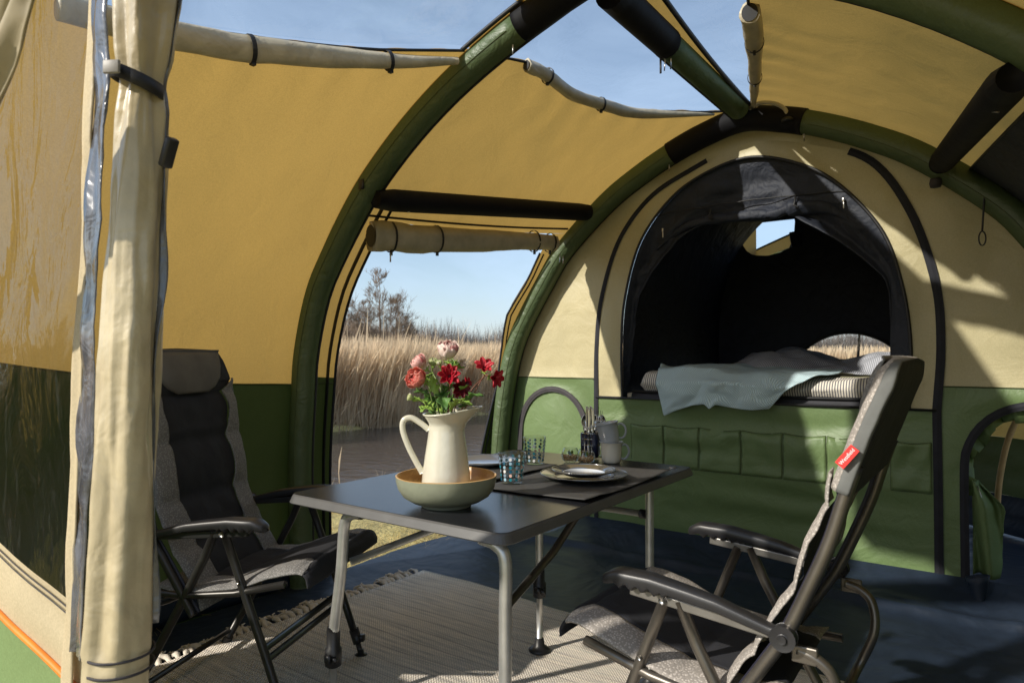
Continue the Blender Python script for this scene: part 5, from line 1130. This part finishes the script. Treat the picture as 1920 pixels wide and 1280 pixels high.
M['glass'] = glass_mat('clear_glass', (.97, .985, .98))
DC = [basic('dot_teal', (.015, .20, .26), .4), basic('dot_dark_teal', (.008, .085, .15), .4), basic('dot_light_blue', (.30, .48, .60), .4), basic('dot_white', (.75, .75, .74), .4), basic('dot_pink', (.72, .48, .42), .4), basic('dot_grey_blue', (.22, .30, .38), .4)]
def tumbler(label, x, y, r1, h, seed):
    r = random.Random(seed); t = thing('drinking_glass', label, 'glass', (x, y, TZ), 'dotted glasses on the table'); z0 = TZ+.0025+(.004 if seed == 1 else .006); r0 = r1*.80
    MB().lathe([(0, .0), (r0*.96, 0), (r0, .003), (r1, h), (r1-.0012, h+.0012), (r1-.0024, h), (r0-.0028, .010), (0, .009)], 40, (x, y, z0)).build('glass_body', M['glass'], t)
    lay = [MB() for _ in DC]; n = 12
    for c in range(n):
        q = 2*PI*c/n
        for k in range(6):
            if r.random() < .16: continue
            zc = .016+(h-.034)*k/5; rr = lerp(r0, r1, zc/h)+.0006; ci = r.choice((0, 1, 2, 0, 5, 2) if (c*5+k+seed) % 4 else (3, 4, 0)); b = lay[ci]
            nn = len(b.v); ctr = Vector((x, y, z0+zc)); d = Vector((math.cos(q), math.sin(q), 0)); s_ = Vector((-d.y, d.x, 0)); R = .0050
            for (rad) in (R,):
                for j in range(14): a = 2*PI*j/14; b.v.append(tuple(ctr+d*(rr*math.cos(math.cos(a)*rad/rr))+s_*(math.cos(a)*rad)+Vector((0, 0, math.sin(a)*rad*1.05))))
            b.f.append(tuple(nn+j for j in range(14)))
    for b, mt_ in zip(lay, DC):
        if b.f: b.build('dot_print', mt_, t, smooth=False, kind='stuff')
tumbler('glass with blue and pink dots nearer the camera, left of the stacked plates', -1.325, 1.83, .0445, .100, 1)
tumbler('glass with teal and white dots further back, beside the glass pots', -1.480, 2.195, .0445, .103, 2)
# small glass pots with gravel and a succulent
GR = [basic('gravel_tan', (.74, .44, .20), .8), basic('gravel_light', (.82, .60, .36), .8), basic('gravel_brown', (.45, .25, .12), .8)]
def pot(label, x, y, seed):
    r = random.Random(seed); z = TZ+.001; t = thing('glass_pot', label, 'glass pot', (x, y, z), 'glass pots with gravel')
    pr = [(0, 0), (.018, 0), (.026, .004), (.034, .014), (.0365, .027), (.034, .041), (.028, .053), (.026, .057), (.0248, .0565), (.027, .052), (.0328, .041), (.0352, .027), (.0328, .0145), (.025, .006), (0, .004)]
    MB().lathe(pr, 36, (x, y, z)).build('glass_body', M['glass'], t)
    for gi, gm in enumerate(GR):
        b = MB()
        for k in range(70):
            zz = r.uniform(.008, .029); R = interp([(.005, .022), (.014, .030), (.03, .033)], zz)*.93*r.random()**.4; q = r.uniform(0, 6.28); s_ = r.uniform(.0022, .0038)
            c = Vector((x+R*math.cos(q), y+R*math.sin(q), z+zz)); n = len(b.v)
            for d in ((1, 0, 0), (-1, 0, 0), (0, 1, 0), (0, -1, 0), (0, 0, 1), (0, 0, -1)): b.v.append(tuple(c+Vector(d)*s_*r.uniform(.7, 1.2)))
            b.f += [(n+a, n+b_, n+c_) for a, b_, c_ in ((0, 2, 4), (2, 1, 4), (1, 3, 4), (3, 0, 4), (2, 0, 5), (1, 2, 5), (3, 1, 5), (0, 3, 5))]
        b.build('gravel', gm, t, smooth=False, kind='stuff')
    for k in range(9):
        q = 2*PI*k/9+r.uniform(-.2, .2); el = r.uniform(.3, 1.2); L = .018
        d = Vector((math.cos(q)*math.cos(el), math.sin(q)*math.cos(el), math.sin(el))); c = Vector((x, y, z+.030))
        MB().tube([c, c+d*L*.6, c+d*L+Vector((0, 0, .002))], [.0025, .0036, .0006], 6).build('succulent_leaf', basic('succulent_green', (.05, .20, .04), .5) if k == 0 else bpy.data.materials['succulent_green'], t)
pot('little round glass pot of gravel, left one, partly behind its twin', -1.412, 2.35, 4)
pot('little round glass pot of gravel, right one, in front of the enamel mugs', -1.338, 2.345, 5)
# cutlery stand
CXY = Vector((-1.385, 2.475, TZ)); ST = basic('polished_steel', (.72, .72, .72), .16, metal=1, bs=.02, var=.03)
CT = thing('cutlery_stand', 'chrome wire cutlery stand with dark blue cups at the back of the table', 'cutlery stand', tuple(CXY))
for k, (dx, dy) in enumerate(((-.022, -.018), (.022, -.018), (.0, .024))):
    MB().lathe([(0, .01), (.017, .01), (.019, .105), (.0175, .105), (.016, .013), (0, .013)], 18, (CXY.x+dx, CXY.y+dy, CXY.z)).build('cup', basic('navy_cup', (.012, .018, .05), .35) if k == 0 else bpy.data.materials['navy_cup'], CT)
for z in (.012, .035, .060, .085, .108):
    MB().tube([CXY+Vector((.043*math.cos(q), .043*math.sin(q), z)) for q in np.linspace(0, 2*PI, 25)[:-1]], .0014, 6, closed=True).build('wire_ring', ST, CT)
for k in range(4): q = k*PI/2+.5; MB().tube([CXY+Vector((.043*math.cos(q), .043*math.sin(q), 0)), CXY+Vector((.043*math.cos(q), .043*math.sin(q), .11))], .0014, 6).build('wire_upright', ST, CT)
MB().tube([CXY+Vector((0, 0, .005)), CXY+Vector((0, 0, .19))], .002, 6).build('centre_rod', ST, CT)
SD = Vector((.81, .586, 0)); FR_ = Vector((-.586, .81, 0))   # screen right, away
def blade_part(nm, root, pts, par, thick=.0012, sd=SD):
    """flat outline built from (height, left, right) with real thickness"""
    b = MB()
    b.grid(lambda u, v: (lambda z, l, r, bow: root+sd*lerp(l, r, v)+Vector((0, 0, z))+FR_*(bow+.003*math.cos(PI*(v-.5))))(*[interp([(i/(len(pts)-1), q[j]) for i, q in enumerate(pts)], u) for j in range(4)]), 18, 5)
    return b.build(nm, ST, par, solid=thick)
def cutlery(kind, label, dx, dy, z0, tilt=0, cat=None):
    root = CXY+SD*dx+FR_*dy; t = thing(kind, label, cat or kind, tuple(root), 'cutlery in the wire stand')
    if kind == 'knife':
        blade_part('knife_blade', root, [(.105, -.004, .004, 0), (.125, -.0085, .0085, 0), (.17, -.010, .0115, 0), (.205, -.010, .008, 0), (.218, -.009, -.004, 0)], t)
        MB().tube([root+Vector((0, 0, .02)), root+Vector((0, 0, .108))], .0035, 8, flat=.6).build('handle', ST, t)
    elif kind == 'fork':
        blade_part('fork_neck', root, [(.10, -.0025, .0025, 0), (.125, -.003, .003, 0), (.142, -.010, .010, .002), (.158, -.0125, .0125, .002)], t)
        for k in range(4): x = -.0105+.007*k; MB().tube([root+SD*x+Vector((0, 0, .155))+FR_*.002, root+SD*x+Vector((0, 0, .18))+FR_*.004, root+SD*x*1.02+Vector((0, 0, .200))-FR_*.001], [.0018, .0016, .0009], 6).build('tine', ST, t)
        MB().tube([root+Vector((0, 0, .02)), root+Vector((0, 0, .105))], .0032, 8, flat=.6).build('handle', ST, t)
    else:
        def sp(u, v):
            w = .0165*math.sin(PI*min(.96, .05+.93*u))**.6; return root+SD*(v-.5)*2*w+Vector((0, 0, .128+.052*u))+FR_*(.008*(1-(2*v-1)**2)*math.sin(PI*u)+tilt)
        MB().grid(sp, 14, 10).build('spoon_bowl', ST, t, solid=.0012)
        MB().tube([root+Vector((0, 0, .02)), root+Vector((0, 0, .10)), root+Vector((0, 0, .132))+FR_*tilt], .003, 8, flat=.6).build('handle', ST, t)
    return t
cutlery('knife', 'upright table knife with pale blade, leftmost in the stand', -.017, -.02, 0)
cutlery('knife', 'second table knife just right of the leftmost one', -.001, -.012, 0)
cutlery('fork', 'fork with four tines standing at the right of the stand', .030, -.015, 0)
cutlery('spoon', 'dark reflecting spoon behind the knives at the left', -.026, .010, 0)
cutlery('spoon', 'spoon behind the fork at the right edge of the stand', .042, .008, 0)
cutlery('spoon', 'spoon in the middle of the stand between knives and fork', .014, .012, 0)
for k, (dx, dy, h) in enumerate(((-.032, -.02, .118), (-.020, -.034, .112), (-.006, -.03, .116), (.006, -.026, .120))):
    root = CXY+SD*dx+FR_*dy; s_ = MB()
    def tsp(u, v, root=root, h=h): w = .0065*math.sin(PI*min(.96, .05+.93*u))**.6; return root+SD*(v-.5)*2*w+Vector((0, 0, h+.020*u))+FR_*(.003*(1-(2*v-1)**2))
    t = thing('teaspoon', ['teaspoon at the far left of the wire stand', 'teaspoon second from left in the wire stand', 'teaspoon under the knife blades', 'teaspoon nearest the middle rod of the stand'][k], 'teaspoon', tuple(root), 'cutlery in the wire stand')
    s_.grid(tsp, 8, 6).build('spoon_bowl', ST, t, solid=.001); MB().tube([root+Vector((0, 0, .02)), root+Vector((0, 0, h))], .0018, 6).build('handle', ST, t)
# enamel mugs
MUGC = [basic('cream_mug_enamel', (.76, .73, .62), .20, var=.04, coat=.8), basic('grey_mug_enamel', (.40, .43, .46), .22, var=.04, coat=.7), basic('grey_rim', (.34, .37, .40), .3)]
def mug(label, body, loc, rz, tilt):
    t = thing('enamel_mug', label, 'mug', (0, 0, 0), 'stacked enamel mugs')
    R = .0405; Hh = .082; pr = [(0, 0), (R*.78, 0), (R*.90, .005), (R*.94, .016), (R*1.0, .04), (R*1.04, Hh-.006), (R*1.13, Hh), (R*1.14, Hh+.002), (R*1.08, Hh+.0015), (R*1.0, Hh-.006), (R*.96, .04), (R*.88, .012), (0, .007)]
    MB().lathe(pr, 44).build('mug_body', body, t)
    MB().tube([(R*1.13*math.cos(q), R*1.13*math.sin(q), Hh+.001) for q in np.linspace(0, 2*PI, 45)[:-1]], .0022, 6, closed=True).build('mug_rim', MUGC[2], t)
    MB().tube(spl([(R*.98, 0, .068), (R*1.3, 0, .073), (R*1.62, 0, .062), (R*1.72, 0, .042), (R*1.5, 0, .022), (R*1.2, 0, .015), (R*.94, 0, .017)], 6), .0042, 10, flat=1.5).build('handle', MUGC[2], t)
    t.location = loc; t.rotation_mode = 'QUATERNION'
    from mathutils import Quaternion
    t.rotation_quaternion = Quaternion(FR_, -tilt) @ Quaternion((0, 0, 1), rz); return t
mug('cream enamel mug with grey handle, lower of the stacked pair', MUGC[0], (-1.272, 2.43, TZ+.001), math.radians(34), 0)
mug('grey enamel mug tilted on top of the cream mug', MUGC[1], Vector((-1.272, 2.43, TZ+.076))-SD*.003, math.radians(30), math.radians(11))
